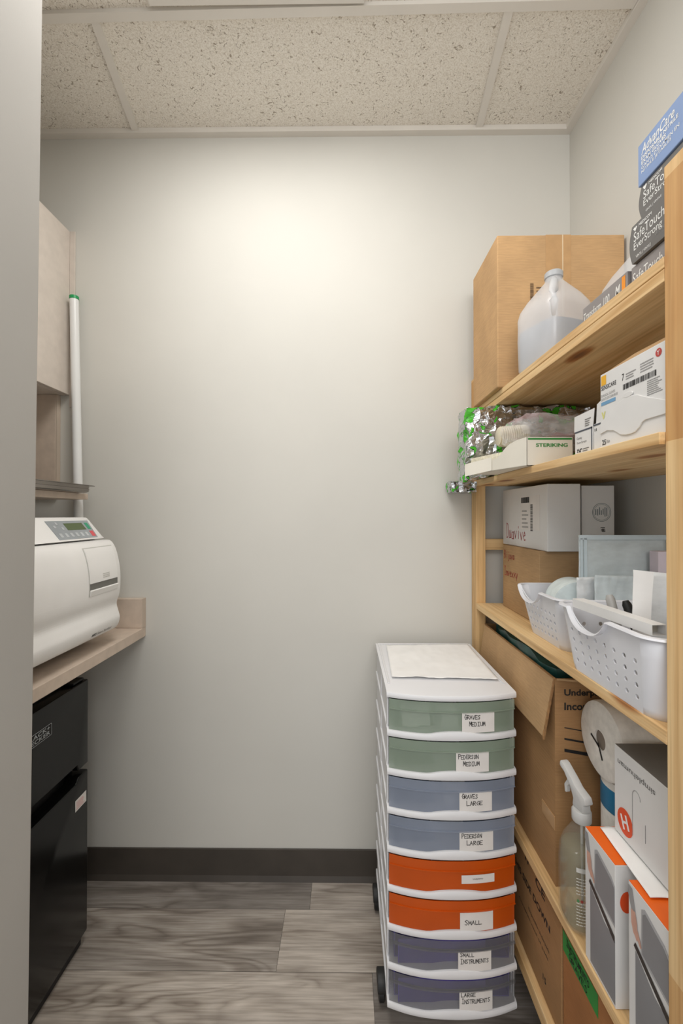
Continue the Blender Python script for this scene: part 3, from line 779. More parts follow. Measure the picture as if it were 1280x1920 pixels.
# ================================================================ PINE SHELVING
t = thing('pine_shelving_unit', 'open pine shelving unit with square posts along the right wall', 'shelving unit', (.62, 1.05, 0))
SX = .45
for nm, (x0, x1, y0, y1) in (('a', (SX + .001, SX + .033, 1.481, 1.535)), ('b', (XR - .045, XR - .015, 1.481, 1.535)), ('c', (SX, SX + .032, .556, .605)), ('d', (XR - .045, XR - .015, .556, .605))):
    obj('post', box(x0, x1, y0, y1, 0, 1.79 if y0 > 1 else 1.80, .0012), PINEZ, t)
for y in (1.497, .57):
    for z in (.30, .72, 1.187, 1.60): obj('rung', box(SX + .033, XR - .045, y, y + .022, z, z + .038, .001), PINEX, t)
def shelf(z0, z1, x0=SX, ya=.6055, yb=1.4805, cleat=None):
    b = box(x0, XR - .02, ya, yb, z0, z1, .0012)
    s = obj('shelf', b, PINEY, t)
    if cleat: obj('front_rail', box(x0, x0 + .02, ya, yb, cleat[0], cleat[1], .0008), PINEY, s)
shelf(1.6585, 1.675, cleat=None); obj('front_rail', box(SX + .0, SX + .045, .6055, 1.48, 1.639, 1.657, .0008), PINEY, t); obj('underside_board', box(SX + .0455, XR - .02, .6055, 1.4805, 1.6405, 1.658), PINEY, t)
shelf(1.408, 1.4256, SX - .008, .6055, 1.4805); obj('shelf_nosing', box(SX - .008, SX - .0002, 1.4806, 1.535, 1.408, 1.4256, .001), PINEY, t)
shelf(.985, 1.005); shelf(.453, .4755); shelf(.136, .172)

# ---- shelf 1 (top)
t = thing('cardboard_box', 'tall brown cardboard box at the far end of the top shelf', 'cardboard box', (.62, 1.3, 1.675))
obj('carton', box(.436, .801, 1.228, 1.46, 1.6755, 2.115, .003), CARD, t)
obj('tape', rect((.575, 1.228, 1.70), '-y', .072, .415), CARDT, t); obj('seam_string', rect((.622, 1.228, 1.70), '-y', .0028, .415, off=.0007), mat('pale_string', (226, 204, 170), .6), t)
b = barcode((.53, 1.228, 1.925), '-y', .010, .05, True, 3)
BP = mat('brown_print', (104, 80, 56), .7); obj('printed_barcode', b, BP, t)
obj('fine_print', fineprint((.548, 1.228, 1.93), '-y', .02, .04, 4), BP, t)

def make_jug(loc, rot, lab):
    t = thing('water_jug', lab, 'jug', loc, 'water jugs on the top shelf')
    M = Matrix.Translation(loc) @ Matrix.Rotation(rot, 4, 'Z')
    S = [(.0006, .058, .058, 3.5), (.006, .066, .066, 4), (.02, .071, .071, 4.5), (.10, .073, .073, 4.5), (.135, .073, .073, 4.2), (.155, .0725, .0725, 4.6), (.175, .067, .067, 5), (.200, .053, .053, 4.6), (.222, .037, .037, 3.6), (.238, .026, .026, 2.4), (.244, .022, .022, 2)]
    obj('bottle', loft([s for s in S] + [(.252, .0205, .0205, 2)], M=M, n=48), JUG, t, smooth='all')
    W_ = [(z, a - .003, c - .003, e) for z, a, c, e in S if z <= .10] + [(.118, .070, .070, 4.4)]
    W_[0] = (.003,) + W_[0][1:]
    obj('water', loft(W_, M=M, n=48), WATER, t, smooth=True)
    hp = [(-.057, -.057, .120), (-.057, -.057, .16), (-.051, -.051, .190), (-.036, -.036, .218), (-.017, -.017, .240)]
    obj('handle', tube([M @ Vector(p) for p in hp], [.008, .011, .011, .010, .008], 12), JUG, t, smooth='all')
    obj('cap', lathe([(.0205, 0), (.0225, .002), (.0225, .014), (.020, .017), (0.001, .017)], M @ Vector((0, 0, .2525)), n=30), mat('clear_grey_cap', (176, 178, 180), .35), t, smooth=True)
make_jug((.546, 1.122, 1.6755), math.radians(19), 'milky plastic water jug in front of the tall brown box')
make_jug((.690, .990, 1.6755), math.radians(10), 'milky plastic water jug half hidden behind the grey glove boxes')

def glove_box(name, lab, x0, y0, y1, z0, z1, m, bow=0.0, deep=.12):
    t = thing(name, lab, 'box', (x0 + deep / 2, (y0 + y1) / 2, z0), 'glove boxes on the top shelf')
    if bow:
        n = 8; P = [(y1 + bow * math.sin(PI * i / n), z0 + (z1 - z0) * i / n) for i in range(n + 1)] + [(y0 - bow * math.sin(PI * i / n), z1 - (z1 - z0) * i / n) for i in range(n + 1)]
        b = prism(P, 0, x0, x0 + deep)
    else: b = box(x0, x0 + deep, y0, y1, z0, z1, .0012)
    obj('carton', b, m, t); return t
# Transform 100
t = glove_box('glove_box', 'grey glove box marked M with orange patch lying nearest the water jugs', .502, .763, .906, 1.6755, 1.744, GLG, deep=.095)
X = .502
text('Transform 100', (X, .902, 1.714), '-x', .088, .017, WINK, t, bold=.01, shear=.2); text('M', (X, .797, 1.712), '-x', .014, .020, WINK, t, bold=.03, shear=.2)
obj('orange_patch', rect((X, .7775, 1.70), '-x', .0095, .040), mat('amber_print', (244, 150, 30), .5), t, label='orange patch')
obj('fine_print', fineprint((X, .898, 1.682), '-x', .10, .026, 4), WINK, t)
# SafeTouch on the shelf
t = glove_box('glove_box', 'grey glove box lying on the top shelf under the two dark ones', .505, .515, .757, 1.6755, 1.744, GLG)
X = .505
text('SafeTouch', (X, .752, 1.7125), '-x', .070, .019, WINK, t); text('EverStrong', (X, .752, 1.692), '-x', .068, .018, WINK, t)
obj('wave_mark', polyface((X, .672, 1.712), '-x', [(0, 0), (.02, .008), (.05, .012), (.05, .018), (.02, .014), (0, .004)]), WINK, t)
def everstrong(lab, x, y0, y1, z0, z1):
    t = glove_box('glove_box', lab, x, y0, y1, z0, z1, GLG2, bow=.007)
    h = z1 - z0; a = y1 - .004
    b = polyface((x, a, z1 - h * .19), '-x', [(0, .006), (.003, .008), (.005, .006), (.007, .008), (.010, .006), (.005, 0)])
    merge(b, textbm('MEDICOM', (x, a - .014, z1 - h * .16), '-x', .030, h * .08, bold=.02)); obj('emblem', b, WINK, t)
    text('SafeTouch', (x, a - .001, z1 - h * .46), '-x', .071, h * .25, WINK, t); text('EverStrong', (x, a - .001, z1 - h * .74), '-x', .066, h * .25, WINK, t)
    text('VINYL | VINYLE', (x, a - .006, z0 + h * .06), '-x', .036, h * .09, WINK, t, bold=.01)
    text('LATEX-FR', (x, a - .052, z0 + h * .22), '-x', .020, h * .08, FINEINK, t)
everstrong('dark grey glove box, lower of the two dark ones in the pile', .500, .51, .747, 1.7455, 1.8105, )
everstrong('dark grey glove box directly under the blue box', .503, .50, .727, 1.812, 1.866)
t = glove_box('glove_box', 'blue glove box on top of the pile of glove boxes', .500, .48, .731, 1.8675, 1.938, BLUEB, deep=.125)
X = .500
text('AdvanCare', (X, .722, 1.916), '-x', .073, .0155, WINK, t, bold=.012, shear=.3)
for body, z, w, bo in (('DISPOSABLE NITRILE', 1.9075, .080, .03), ('EXAM GLOVES', 1.8995, .055, .03), ("GANTS D'EXAMEN EN", 1.8915, .082, .01), ('NITRILE JETABLES', 1.8835, .066, .01)): text(body, (X, .722, z), '-x', w, .0062, WINK, t, bold=bo)

# ---- shelf 2
Z2 = 1.4262
t = thing('foil_bag', 'crinkled silver foil bag with green leaf print hanging over the shelf end', 'bag', (.55, 1.33, Z2))
b = crumple(.357, .74, 1.272, 1.40, Z2, 1.637, .012, 24, 22, 3, pillow=.12)
for v in b.verts:
    if v.co.x < .44: v.co.z -= .02 * (0.44 - v.co.x) / .08 * (1 - (v.co.z - Z2) / .21)
obj('foil', b, FOIL, t)
tag(obj('foil_wrapper', crumple(.355, .441, 1.44, 1.53, 1.385, 1.424, .008, 50, 8, 11, pillow=.15), FOIL, loc=(.40, 1.5, 1.385)), 'small crumpled foil end below the white carton flap at the shelf end', 'foil')
# pouch dispenser carton
t = thing('pouch_box', 'open white dispenser box of sterilisation pouches with green stripe', 'box', (.46, 1.12, Z2))
za, zc = Z2, 1.494
A, B_, D_, E_ = Vector((.430, 1.018, 0)), Vector((.540, 1.018, 0)), Vector((.545, 1.25, 0)), Vector((.353, 1.25, 0))
def zz(p, z): return (p.x, p.y, z)
obj('carton_base', polyslab([zz(A, za), zz(B_, za), zz(D_, za), zz(E_, za)], (0, 0, 1), .0012), CARTC, t)
obj('end_panel', polyslab([zz(A, za), zz(B_, za), zz(B_, zc), zz(A, zc)], (0, 1, 0), .0012), CARTC, t)
obj('end_panel', polyslab([zz(B_, za), zz(D_, za), zz(D_, zc), zz(B_, zc)], (-1, 0, 0), .0012), CARTC, t)
dir_ = (E_ - A); sp = [(0, 0), (1, 0), (1, .030), (.46, .030), (.40, .036), (.33, .050), (.25, .060), (.14, .066), (0, .068)]
obj('side_panel', polyslab([zz(A + dir_ * s, za + z) for s, z in sp], (1, 0, 0), .0012), CARTC, t)
f0 = A + dir_ * .52
obj('flap', polyslab([(f0.x - .002, f0.y, za + .001), (.333, 1.195, za - .010), (.333, 1.195, za + .024), (f0.x - .002, f0.y, za + .036)], (0, 1, 0), .0012), CARTC, t)
obj('green_stripe', rect((.433, 1.018, zc - .0065), '-y', .104, .0042), GREENINK, t)
text('STERIKING', (.452, 1.018, zc - .0235), '-y', .075, .0085, GREENINK, t, bold=.03)
obj('pouch_stack', polyslab([zz(A + dir_ * .12 + Vector((.004, 0, 0)), za + .0015), (.535, 1.05, za + .0015), (.535, 1.24, za + .0015), zz(A + dir_ * .95 + Vector((.006, 0, 0)), za + .0015)], (0, 0, 1), .044), mat('cream_pouches', (228, 222, 200), .7, var=.1, vscale=120), t)
tag(obj('plastic_bag', crumple(.425, .585, 1.03, 1.19, 1.4965, 1.556, .010, 26, 14, 5, pillow=.25), FILM, loc=(.5, 1.11, 1.4965), smooth=True), 'clear crinkled plastic bag with pink print lying on the pouch box', 'bag')
b = bmesh.new(); pr = [(.024, 0), (.026, .001)]
for i in range(12): pr += [(.0235 + i * .0005, .004 + i * .006), (.0290 + i * .0005, .0055 + i * .006)]
lathe(pr + [(.033, .078), (.028, .0785), (.026, .072), (.001, .072)], (.436, 1.225, 1.533), axis=0, n=28, bm=b)
tag(obj('paper_cup_stack', b, mat('cream_cup', (226, 216, 194), .6), loc=(.47, 1.225, 1.4965), smooth=True), 'nested stack of cream ribbed paper cups lying behind the plastic bag', 'cups')
# gauze cartons
t = thing('gauze_box', 'small white gauze carton with torn open top beside the pouch box', 'box', (.50, .826, Z2), 'small white gauze cartons on the second shelf')
obj('carton', box(.458, .53, .796, .8565, Z2, Z2 + .047, .0008), CARTW, t)
b = rect((.458, .8565, Z2 + .044), '-x', .0605, .003); rect((.458, .7995, Z2), '-x', .003, .047, b); obj('dark_border', b, mat('slate_print', (70, 76, 88), .6), t)
obj('lid_flap', polyslab([(.459, .861, Z2 + .0475), (.459, .797, Z2 + .0475), (.459, .792, Z2 + .080), (.459, .86, Z2 + .078)], (1, 0, 0), .001), CARTW, t)
text('Curity', (.458, .849, Z2 + .029), '-x', .018, .006, INK, t); text('Gauze Sponges', (.458, .849, Z2 + .021), '-x', .034, .005, GREYINK, t); text('2"x2"', (.458, .849, Z2 + .005), '-x', .017, .007, INK, t, bold=.04)
obj('fine_print', fineprint((.458, .829, Z2 + .005), '-x', .022, .008, 2), GREYINK, t)
obj('lid_print', fineprint((.4588, .822, Z2 + .052), '-x', .02, .016, 4), GREYINK, t)
t = thing('gauze_box', 'small white gauze carton squeezed against the large white glove carton', 'box', (.50, .782, Z2), 'small white gauze cartons on the second shelf')
obj('carton', box(.459, .53, .7715, .7935, Z2, Z2 + .05, .0006), CARTW, t)
obj('dark_border', rect((.459, .7935, Z2 + .046), '-x', .022, .003), mat('slate_print', (70, 76, 88), .6), t)
text('II', (.459, .790, Z2 + .036), '-x', .006, .005, INK, t)
obj('lid_flap', polyslab([(.463, .793, Z2 + .0505), (.463, .773, Z2 + .0505), (.463, .773, Z2 + .092), (.463, .79, Z2 + .086)], (1, 0, 0), .001), CARTW, t)
# Sensicare carton
t = thing('surgical_glove_box', 'large white surgical glove carton with yellow square on the second shelf', 'box', (.56, .69, Z2))
X = .457; Y1, Yn = .769, .6065
obj('carton', box(X, .70, Yn, Y1, Z2, 1.559, .001), CARTW, t)
obj('open_flap', polyslab([(X + .004, Y1, 1.5595), (X + .004, Yn, 1.5595), (X + .016, Yn, 1.571), (X + .016, .70, 1.573), (X + .012, .75, 1.567)], (1, 0, 0), .001), CARD3, t)
obj('yellow_square', rect((X, .7655, 1.538), '-x', .0135, .017), YEL, t, label='yellow logo square')
text('SENSICARE', (X, .766, 1.5295), '-x', .042, .0075, INK, t, bold=.01)
text('SURGICAL GLOVES\nGANTS DE CHIRURGIE', (X, .766, 1.511), '-x', .046, .011, FINEINK, t)
obj('blue_bar', rect((X, .766, 1.5025), '-x', .040, .006), BLUEP, t, label='light blue bar')
text('7', (X, .709, 1.530), '-x', .0055, .011, INK, t)
obj('barcode', barcode((X, .706, 1.514), '-x', .075, .009, False, 8), INK, t)
b = fineprint((X, .699, 1.529), '-x', .024, .012, 3); fineprint((X, .665, 1.529), '-x', .03, .016, 4, b, 6); fineprint((X, .65, 1.489), '-x', .031, .024, 8, b, 9)
obj('fine_print', b, FINEINK, t)
b = polyface((X, .633, 1.540), '-x', [(.007 + .0062 * math.cos(2 * PI * i / 20), .006 + .0062 * math.sin(2 * PI * i / 20)) for i in range(20)])
rs = obj('red_seal', b, mat('red_print', (184, 62, 56), .5), t, label='round red seal')
text('Y', (X, .6295, 1.5425), '-x', .0065, .007, WINK, rs, off=.0008)
text('25', (X, .764, Z2 + .006), '-x', .011, .0095, INK, t, bold=.02); text('Pairs', (X, .751, Z2 + .008), '-x', .009, .006, GREYINK, t)
text('▼' if False else 'V', (X, .7655, 1.478), '-x', .012, .013, mat('pale_yellow_print', (216, 214, 130), .6), t, bold=.06)
# tear-away window outline, a raised curved panel
pts = [(0, .027), (.020, .030), (.039, .0262), (.0475, .0214), (.057, .0155), (.071, .0125), (.083, .0122), (.092, .0130), (.102, .0187), (.109, .0257), (.1155, .0276), (.161, .027), (.161, .046), (.122, .061), (.100, .071), (.086, .0745), (.075, .0752), (.065, .0744), (.052, .071), (.039, .064), (.015, .0514), (0, .045)]
obj('tear_panel', prism([(Y1 - .001 - p[0], Z2 + p[1] * .98) for p in pts], 0, X - .0022, X - .0002, .0008), CARTW, t)
obj('tear_tab', prism([(Y1 - .077 + .012 * math.cos(2 * PI * i / 16), 1.5065 + .0045 * math.sin(2 * PI * i / 16) - .0035) for i in range(16)], 0, X - .0025, X - .0002, .0006), CARTW, t)

# ---- shelf 3
Z3 = 1.0056
t = thing('cardboard_box', 'brown box with red handwriting under the white carton on the third shelf', 'cardboard box', (.57, 1.27, Z3))
obj('carton', box(.528, .640, 1.170, 1.44, Z3, 1.2095, .0015), CARD3, t)
hand_text('Bijuva', (.528, 1.425, 1.168), '-x', .085, .022, .0022, REDINK, t, 4); hand_text('Imvexxy', (.528, 1.425, 1.112), '-x', .110, .024, .0022, REDINK, t, 9)
t = thing('carton', 'white shipping carton with red handwriting on top of a brown box', 'box', (.58, 1.33, 1.21))
obj('shell', box(.541, .6295, 1.151, 1.474, 1.2103, 1.3925, .0015), CARTW, t)
hand_text('Duavive', (.541, 1.44, 1.232), '-x', .155, .040, .0026, REDINK, t, 2)
pl = obj('shipping_label', rect((.541, 1.325, 1.265), '-x', .13, .10), LABELP, t)
b = barcode((.5406, 1.32, 1.345), '-x', .058, .017, False, 5); merge(b, barcode((.5406, 1.255, 1.262), '-x', .015, .078, True, 6))
obj('barcode', b, INK, pl)
obj('fine_print', fineprint((.5406, 1.315, 1.27), '-x', .045, .06, 5, seed=3), mat('faded_print', (176, 174, 172), .6), pl)
t = thing('carton', 'narrow white carton with a round blue-grey stamp standing beside the shipping carton', 'box', (.67, 1.33, Z3))
obj('shell', box(.644, .733, 1.172, 1.474, Z3, 1.389, .0015), CARTW, t)
STAMP = mat('stamp_print', (110, 124, 126), .6)
b = bmesh.new(); cx, cz = .698, 1.316
for ro, ri in ((.0255, .0242), (.022, .0212)):
    vo = [b.verts.new((cx + ro * math.cos(2 * PI * i / 40), 1.1714, cz + ro * math.sin(2 * PI * i / 40))) for i in range(40)]; vi = [b.verts.new((cx + ri * math.cos(2 * PI * i / 40), 1.1714, cz + ri * math.sin(2 * PI * i / 40))) for i in range(40)]
    for i in range(40): b.faces.new((vo[i], vo[(i + 1) % 40], vi[(i + 1) % 40], vi[i]))
r = random.Random(3)
for i in range(7):
    x = cx - .017 + i * .005; hh = r.uniform(.008, .016)
    rect((x, 1.172, cz - hh * r.uniform(.5, 1)), '-y', .0022, hh * 1.6, b)
obj('round_stamp', b, STAMP, t); text('#1', (.695, 1.172, 1.262), '-y', .013, .013, INK, t, bold=.03, rot=PI / 2)

def basket(lab, x0, x1, y0, y1, z0, z1, fl, hc, hw=.055, dip=.034, cols=8, flx=None):
    """x0..y1 are the rim extents; the wall leans in by fl to the base."""
    t = thing('basket', lab, 'basket', ((x0 + x1) / 2, (y0 + y1) / 2, z0), 'white perforated baskets on the third shelf')
    rr = .028; hgt = z1 - z0; flx = fl if flx is None else flx
    def P(side, s, z):    # side 0:-x,1:-y,2:+x,3:+y ; s in 0..1 along the straight part
        k = (z - z0) / hgt; f = fl * (1 - k); fx = flx * (1 - k); X0, X1, Y0_, Y1_ = x0 + fx, x1 - fx, y0 + f, y1 - f; r_ = rr
        if side == 0: return Vector((X0, Y1_ - r_ - (Y1_ - Y0_ - 2 * r_) * s, z))
        if side == 1: return Vector((X0 + r_ + (X1 - X0 - 2 * r_) * s, Y0_, z))
        if side == 2: return Vector((X1, Y0_ + r_ + (Y1_ - Y0_ - 2 * r_) * s, z))
        return Vector((X1 - r_ - (X1 - X0 - 2 * r_) * s, Y1_, z))
    def corner(side, a, z):  # corner after side
        k = (z - z0) / hgt; f = fl * (1 - k); fx = flx * (1 - k); X0, X1, Y0_, Y1_ = x0 + fx, x1 - fx, y0 + f, y1 - f; r_ = rr
        c = {0: (X0 + r_, Y0_ + r_, PI), 1: (X1 - r_, Y0_ + r_, 1.5 * PI), 2: (X1 - r_, Y1_ - r_, 0), 3: (X0 + r_, Y1_ - r_, PI / 2)}[side]
        an = c[2] + a * PI / 2; return Vector((c[0] + r_ * math.cos(an), c[1] + r_ * math.sin(an), z))
    def ztop(side, s):
        if side in (0, 2):
            y = P(side, s, z1).y; u = abs(y - hc) / hw
            if u < 1: return z1 - dip * (1 - u ** 2.6) ** .8
        return z1
    b = bmesh.new()
    zh0, zh1 = z0 + hgt * .10, z0 + hgt * .72; rows_ = 4
    for side in range(4):
        n = cols
        def q(s0, s1, za, zb_, zc_=None, zd=None):
            b.faces.new([b.verts.new(p) for p in (P(side, s0, za), P(side, s1, za), P(side, s1, zb_ if zc_ is None else zc_), P(side, s0, zb_))])
        for i in range(n):
            s0, s1 = i / n, (i + 1) / n
            q(s0, s1, z0, zh0)
            for j in range(rows_):
                za = zh0 + (zh1 - zh0) * j / rows_; zb_ = zh0 + (zh1 - zh0) * (j + 1) / rows_
                Cc = [P(side, s0, za), P(side, s1, za), P(side, s1, zb_), P(side, s0, zb_)]; ctr = sum(Cc, Vector()) / 4
                u = (Cc[1] - Cc[0]).normalized(); v = (Cc[3] - Cc[0]).normalized(); R = .0042
                hv = [b.verts.new(ctr + R * (u * math.cos(-.75 * PI + i2 * PI / 6) + v * math.sin(-.75 * PI + i2 * PI / 6))) for i2 in range(12)]
                cv = [b.verts.new(p) for p in Cc]
                for k in range(4): b.faces.new((cv[k], cv[(k + 1) % 4], hv[(3 * k + 3) % 12], hv[3 * k + 2], hv[3 * k + 1], hv[3 * k]))
            for k in range(5):
                a_, c_ = s0 + (s1 - s0) * k / 5, s0 + (s1 - s0) * (k + 1) / 5; q(a_, c_, zh1, ztop(side, a_), ztop(side, c_))
        for k in range(6):
            for za, zb_ in ((z0, zh0), (zh0, zh1), (zh1, z1)): b.faces.new([b.verts.new(p) for p in (corner(side, k / 6, za), corner(side, (k + 1) / 6, za), corner(side, (k + 1) / 6, zb_), corner(side, k / 6, zb_))]).smooth = True
    base = []
    for side in range(4):
        base += [P(side, 0, z0)] + [corner(side, k / 6, z0) for k in range(7)]
    b.faces.new([b.verts.new(p) for p in base])
    bmesh.ops.remove_doubles(b, verts=b.verts, dist=1e-5); bmesh.ops.recalc_face_normals(b, faces=b.faces)
    o = obj('wall', b, WPL2, t)
    md = o.modifiers.new('thickness', 'SOLIDIFY'); md.thickness = .0022; md.offset = 0
    # rim
    path = []
    for side in range(4):
        for k in range(40): s = k / 40; p = P(side, s, z1); p.z = ztop(side, s); path.append(p)
        path += [corner(side, k / 6, z1) for k in range(6)]
    ctr = Vector(((x0 + x1) / 2, (y0 + y1) / 2, 0)); b = bmesh.new(); R_ = []
    N = len(path)
    for k, p in enumerate(path):
        d = path[(k + 1) % N] - path[k - 1]; d.z = 0; d.normalize(); out = Vector((d.y, -d.x, 0))
        if out.dot(p - ctr) < 0: out = -out
        R_.append([b.verts.new(p + out * a + Vector((0, 0, z))) for a, z in ((-.0015, .0), (0, .0022), (.007, .0015), (.0085, -.0015), (.007, -.001), (.001, -.001))])
    for k in range(N):
        for j in range(6): b.faces.new((R_[k][j], R_[k][(j + 1) % 6], R_[(k + 1) % N][(j + 1) % 6], R_[(k + 1) % N][j]))
    bmesh.ops.recalc_face_normals(b, faces=b.faces)
    obj('rim', b, WPL2, t, smooth=True)
    return t
basket('white perforated basket farther along the third shelf, holding a pouch roll', .463, .775, .924, 1.158, Z3, 1.1235, .022, 1.075, .060, .032, 8)
basket('white perforated basket nearest the front post, holding two markers', .438, .775, .613, .888, Z3, 1.1295, .016, .777, .060, .034, 8)
# things in the far basket
t = thing('pouch_roll', 'pale blue roll of sterilisation tubing in the farther basket', 'roll', (.525, 1.04, Z3 + .003))
b = lathe([(.058, 0), (.058, .09), (.020, .09), (.018, .088), (.018, .002), (.020, 0)], (0, 0, 0), axis=1, n=48)
bmesh.ops.transform(b, matrix=Matrix.Translation((.545, 1.00, 1.094)) @ Matrix.Rotation(math.radians(-14), 4, 'Z'), verts=b.verts)
obj('roll', b, mat('pouch_roll_blue', (222, 234, 235), .45, var=.04, vscale=40), t, smooth=True)
def pouch(lab, corners, m, seal=True, amp=.003, sd=0, name='sterilisation_pouch'):
    o = thing(name, lab, 'pouch', corners[0], 'clear and paper pouches standing in the baskets')
    f = lambda u, v: amp * noise.noise(Vector((u * 4 + sd, v * 4, sd))) + amp * .5 * noise.noise(Vector((u * 11 + sd, v * 9, sd)))
    obj('film', sheet(corners, 22, 22, f, .0012), m, o, smooth='all')
    A, B_, D_, E_ = [Vector(c) for c in corners]
    if seal:
        nn_ = (B_ - A).cross(E_ - A).normalized() * .0045
        s = bmesh.new(); U = (B_ - A); V = (E_ - A)
        for u0, u1 in ((.012, .035), (.05, .085)): merge(s, polyslab([A + U * u0 + nn_, A + U * u1 + nn_, A + U * u1 + V * .97 + nn_, A + U * u0 + V * .97 + nn_], nn_.normalized(), .0004))
        merge(s, polyslab([A + V * .955 + nn_, A + U + V * .955 + nn_, A + U + V + nn_, A + V + nn_], nn_.normalized(), .0004))
        obj('sealed_edge', s, mat('pouch_seal', (206, 220, 226), .4), o)
pouch('large bluish clear sterilisation pouch standing at the back of the farther basket', [(.542, .998, 1.02), (.742, .998, 1.02), (.742, 1.0, 1.262), (.542, 1.0, 1.262)], POUCHF, True, .002, 1)
pouch('small pale folded pouch in front of the large one in the farther basket', [(.526, .978, 1.02), (.643, .978, 1.02), (.643, .980, 1.170), (.526, .980, 1.166)], POUCHP, False, .006, 5)
pouch('medium pale blue pouch overlapping the small folded one', [(.550, .960, 1.03), (.670, .960, 1.03), (.670, .962, 1.172), (.558, .962, 1.174)], POUCHF, False, .006, 8)
tag(obj('carton', box(.695, .745, .957, .985, 1.01, 1.227, .001), PINKW, loc=(.71, .96, 1.01)), 'slim pale pink carton upright beside the front post in the farther basket', 'box')
# things in the near basket
pouch('frosted white pouch standing near the front post in the nearer basket', [(.476, .716, 1.02), (.60, .70, 1.02), (.60, .70, 1.206), (.478, .716, 1.217)], POUCHP, False, .008, 12)
t = thing('paper_strip', 'narrow torn white paper strip at the edge of the frosted pouch', 'paper', (.478, .70, 1.02))
obj('paper', sheet([(.468, .708, 1.03), (.489, .7, 1.03), (.503, .702, 1.215), (.474, .708, 1.218)], 8, 16, lambda u, v: .003 * math.sin(v * 6), .0006), PAPER, t)
def marker(lab, p, q, m, capm):
    t = thing('marker_pen', lab, 'marker', p, 'marker pens in the nearer basket')
    p, q = Vector(p), Vector(q); d = q - p
    obj('barrel', tube([p, p + d * .1, p + d * .62], [.004, .0075, .0078], 16), m, t, smooth=True)
    obj('cap', tube([p + d * .625, p + d * .95, q], [.0082, .0078, .005], 16), capm, t, smooth=True)
marker('all grey marker pen, left of the two in the nearer basket', (.505, .765, 1.018), (.490, .80, 1.160), mat('grey_pen', (176, 174, 170), .4), mat('grey_pen', (176, 174, 170), .4))
marker('white marker pen with black cap, right of the two in the nearer basket', (.530, .735, 1.018), (.510, .785, 1.152), mat('white_pen', (206, 204, 200), .4), BLK2)
# slim carton lying on the rim
t = thing('slim_carton', 'long narrow white carton resting along the rim of the nearer basket', 'box', (.455, .73, 1.13))
M = Matrix.Translation((.4565, .735, 1.1385)) @ Matrix.Rotation(math.radians(3), 4, 'Z')
b = bmesh.new()
for a in ((-.011, .011, -.10, .10, -.008, -.0072), (-.011, .011, -.10, .10, .0072, .008), (-.011, -.0102, -.10, .10, -.0072, .0072), (.0102, .011, -.10, .10, -.0072, .0072)): box(*a, bm=b, M=M)
obj('sleeve', b, CARTW, t); obj('inner_tray', box(-.0095, .0095, -.085, .095, -.0068, .003, M=M), mat('tray_grey', (170, 168, 160), .6), t)

# ---- shelf 4
Z4 = .4761
t = thing('cardboard_box', 'large open brown cardboard box with black lettering on the fourth shelf', 'cardboard box', (.63, 1.2, Z4))
bx = (.47, .785, .967, 1.455); zt = .940
b = box(bx[0], bx[1], bx[2], bx[3], Z4, Z4 + .004)
for a in ((bx[0], bx[0] + .004, bx[2], bx[3]), (bx[1] - .004, bx[1], bx[2], bx[3]), (bx[0] + .004, bx[1] - .004, bx[2], bx[2] + .004), (bx[0] + .004, bx[1] - .004, bx[3] - .004, bx[3])): box(a[0], a[1], a[2], a[3], Z4 + .004, zt, bm=b)
obj('carton', b, CARD2, t)
fl = obj('flap', sheet([(.447, .978, .806), (.449, 1.45, .806), (.4685, 1.45, zt - .002), (.4685, .972, zt - .002)], 30, 6, lambda u, v: .0012 * noise.noise(Vector((u * 9, v * 3, 2))), .004), CARD3, t)
obj('torn_edge', sheet([(.4462, .9735, .800), (.4462, .978, .806), (.4685, .972, zt), (.4680, .966, zt + .003)], 3, 24, lambda u, v: .001 * noise.noise(Vector((u, v * 20, 2))), .004), CARDE, fl, label='torn corrugated edge')
obj('flap', sheet([(.474, .9668, zt + .001), (.66, .9668, zt + .001), (.66, .935, zt + .012), (.50, .945, zt + .006)], 10, 4, None, .004), CARD3, t)
text('Underpads', (.4905, .967, .898), '-y', .098, .019, INK, t, bold=.03); text('Incontinence', (.4905, .967, .870), '-y', .125, .017, INK, t, bold=.03)
b = bmesh.new()
for z, h in ((.830, .002), (.804, .004), (.777, .007)): polyface((.4905, .967, z), '-y', [(0, 0), (.25, -.045), (.25, -.045 + h * 1.5), (0, h)], b)
obj('printed_stripe', b, INK, t)
obj('tape', box(.4685, .4698, .968, 1.03, .60, .63), CARDT, t)
tag(obj('wrapped_pads', crumple(.478, .775, .985, 1.44, .70, .966, .016, 14, 12, 4, pillow=.2), TEAL, loc=(.62, 1.2, .70), smooth=True), 'dark teal wrapped pads filling the large open cardboard box', 'pads')
# rolls
def roll_thing(lab, M, L, r, cap_m, name='paper_towel_roll', band=None):
    t = thing(name, lab, 'paper roll', M.translation, 'paper towel rolls on the fourth shelf')
    b = lathe([(.019, .010), (.0192, 0), (r - .008, 0), (r - .002, .003), (r, .01), (r, L - .01), (r - .004, L), (.02, L)], (0, 0, 0), axis=2, n=56, M=M.to_3x3().to_4x4()); bmesh.ops.translate(b, verts=b.verts, vec=M.translation)
    obj('paper', b, TOWEL, t, smooth=True)
    obj('core', lathe([(.0188, .004), (.0188, .012)], M.translation, n=28, M=M.to_3x3().to_4x4()), CORE, t)
    if band:
        b = lathe([(r + .0006, band[0]), (r + .0008, band[0] + .001), (r + .0008, band[1]), (r + .0006, band[1])], M.translation, n=56, M=M.to_3x3().to_4x4()); obj('wrapper_band', b, DBLUE, t, smooth=True, label='blue printed wrapper band')
    return t
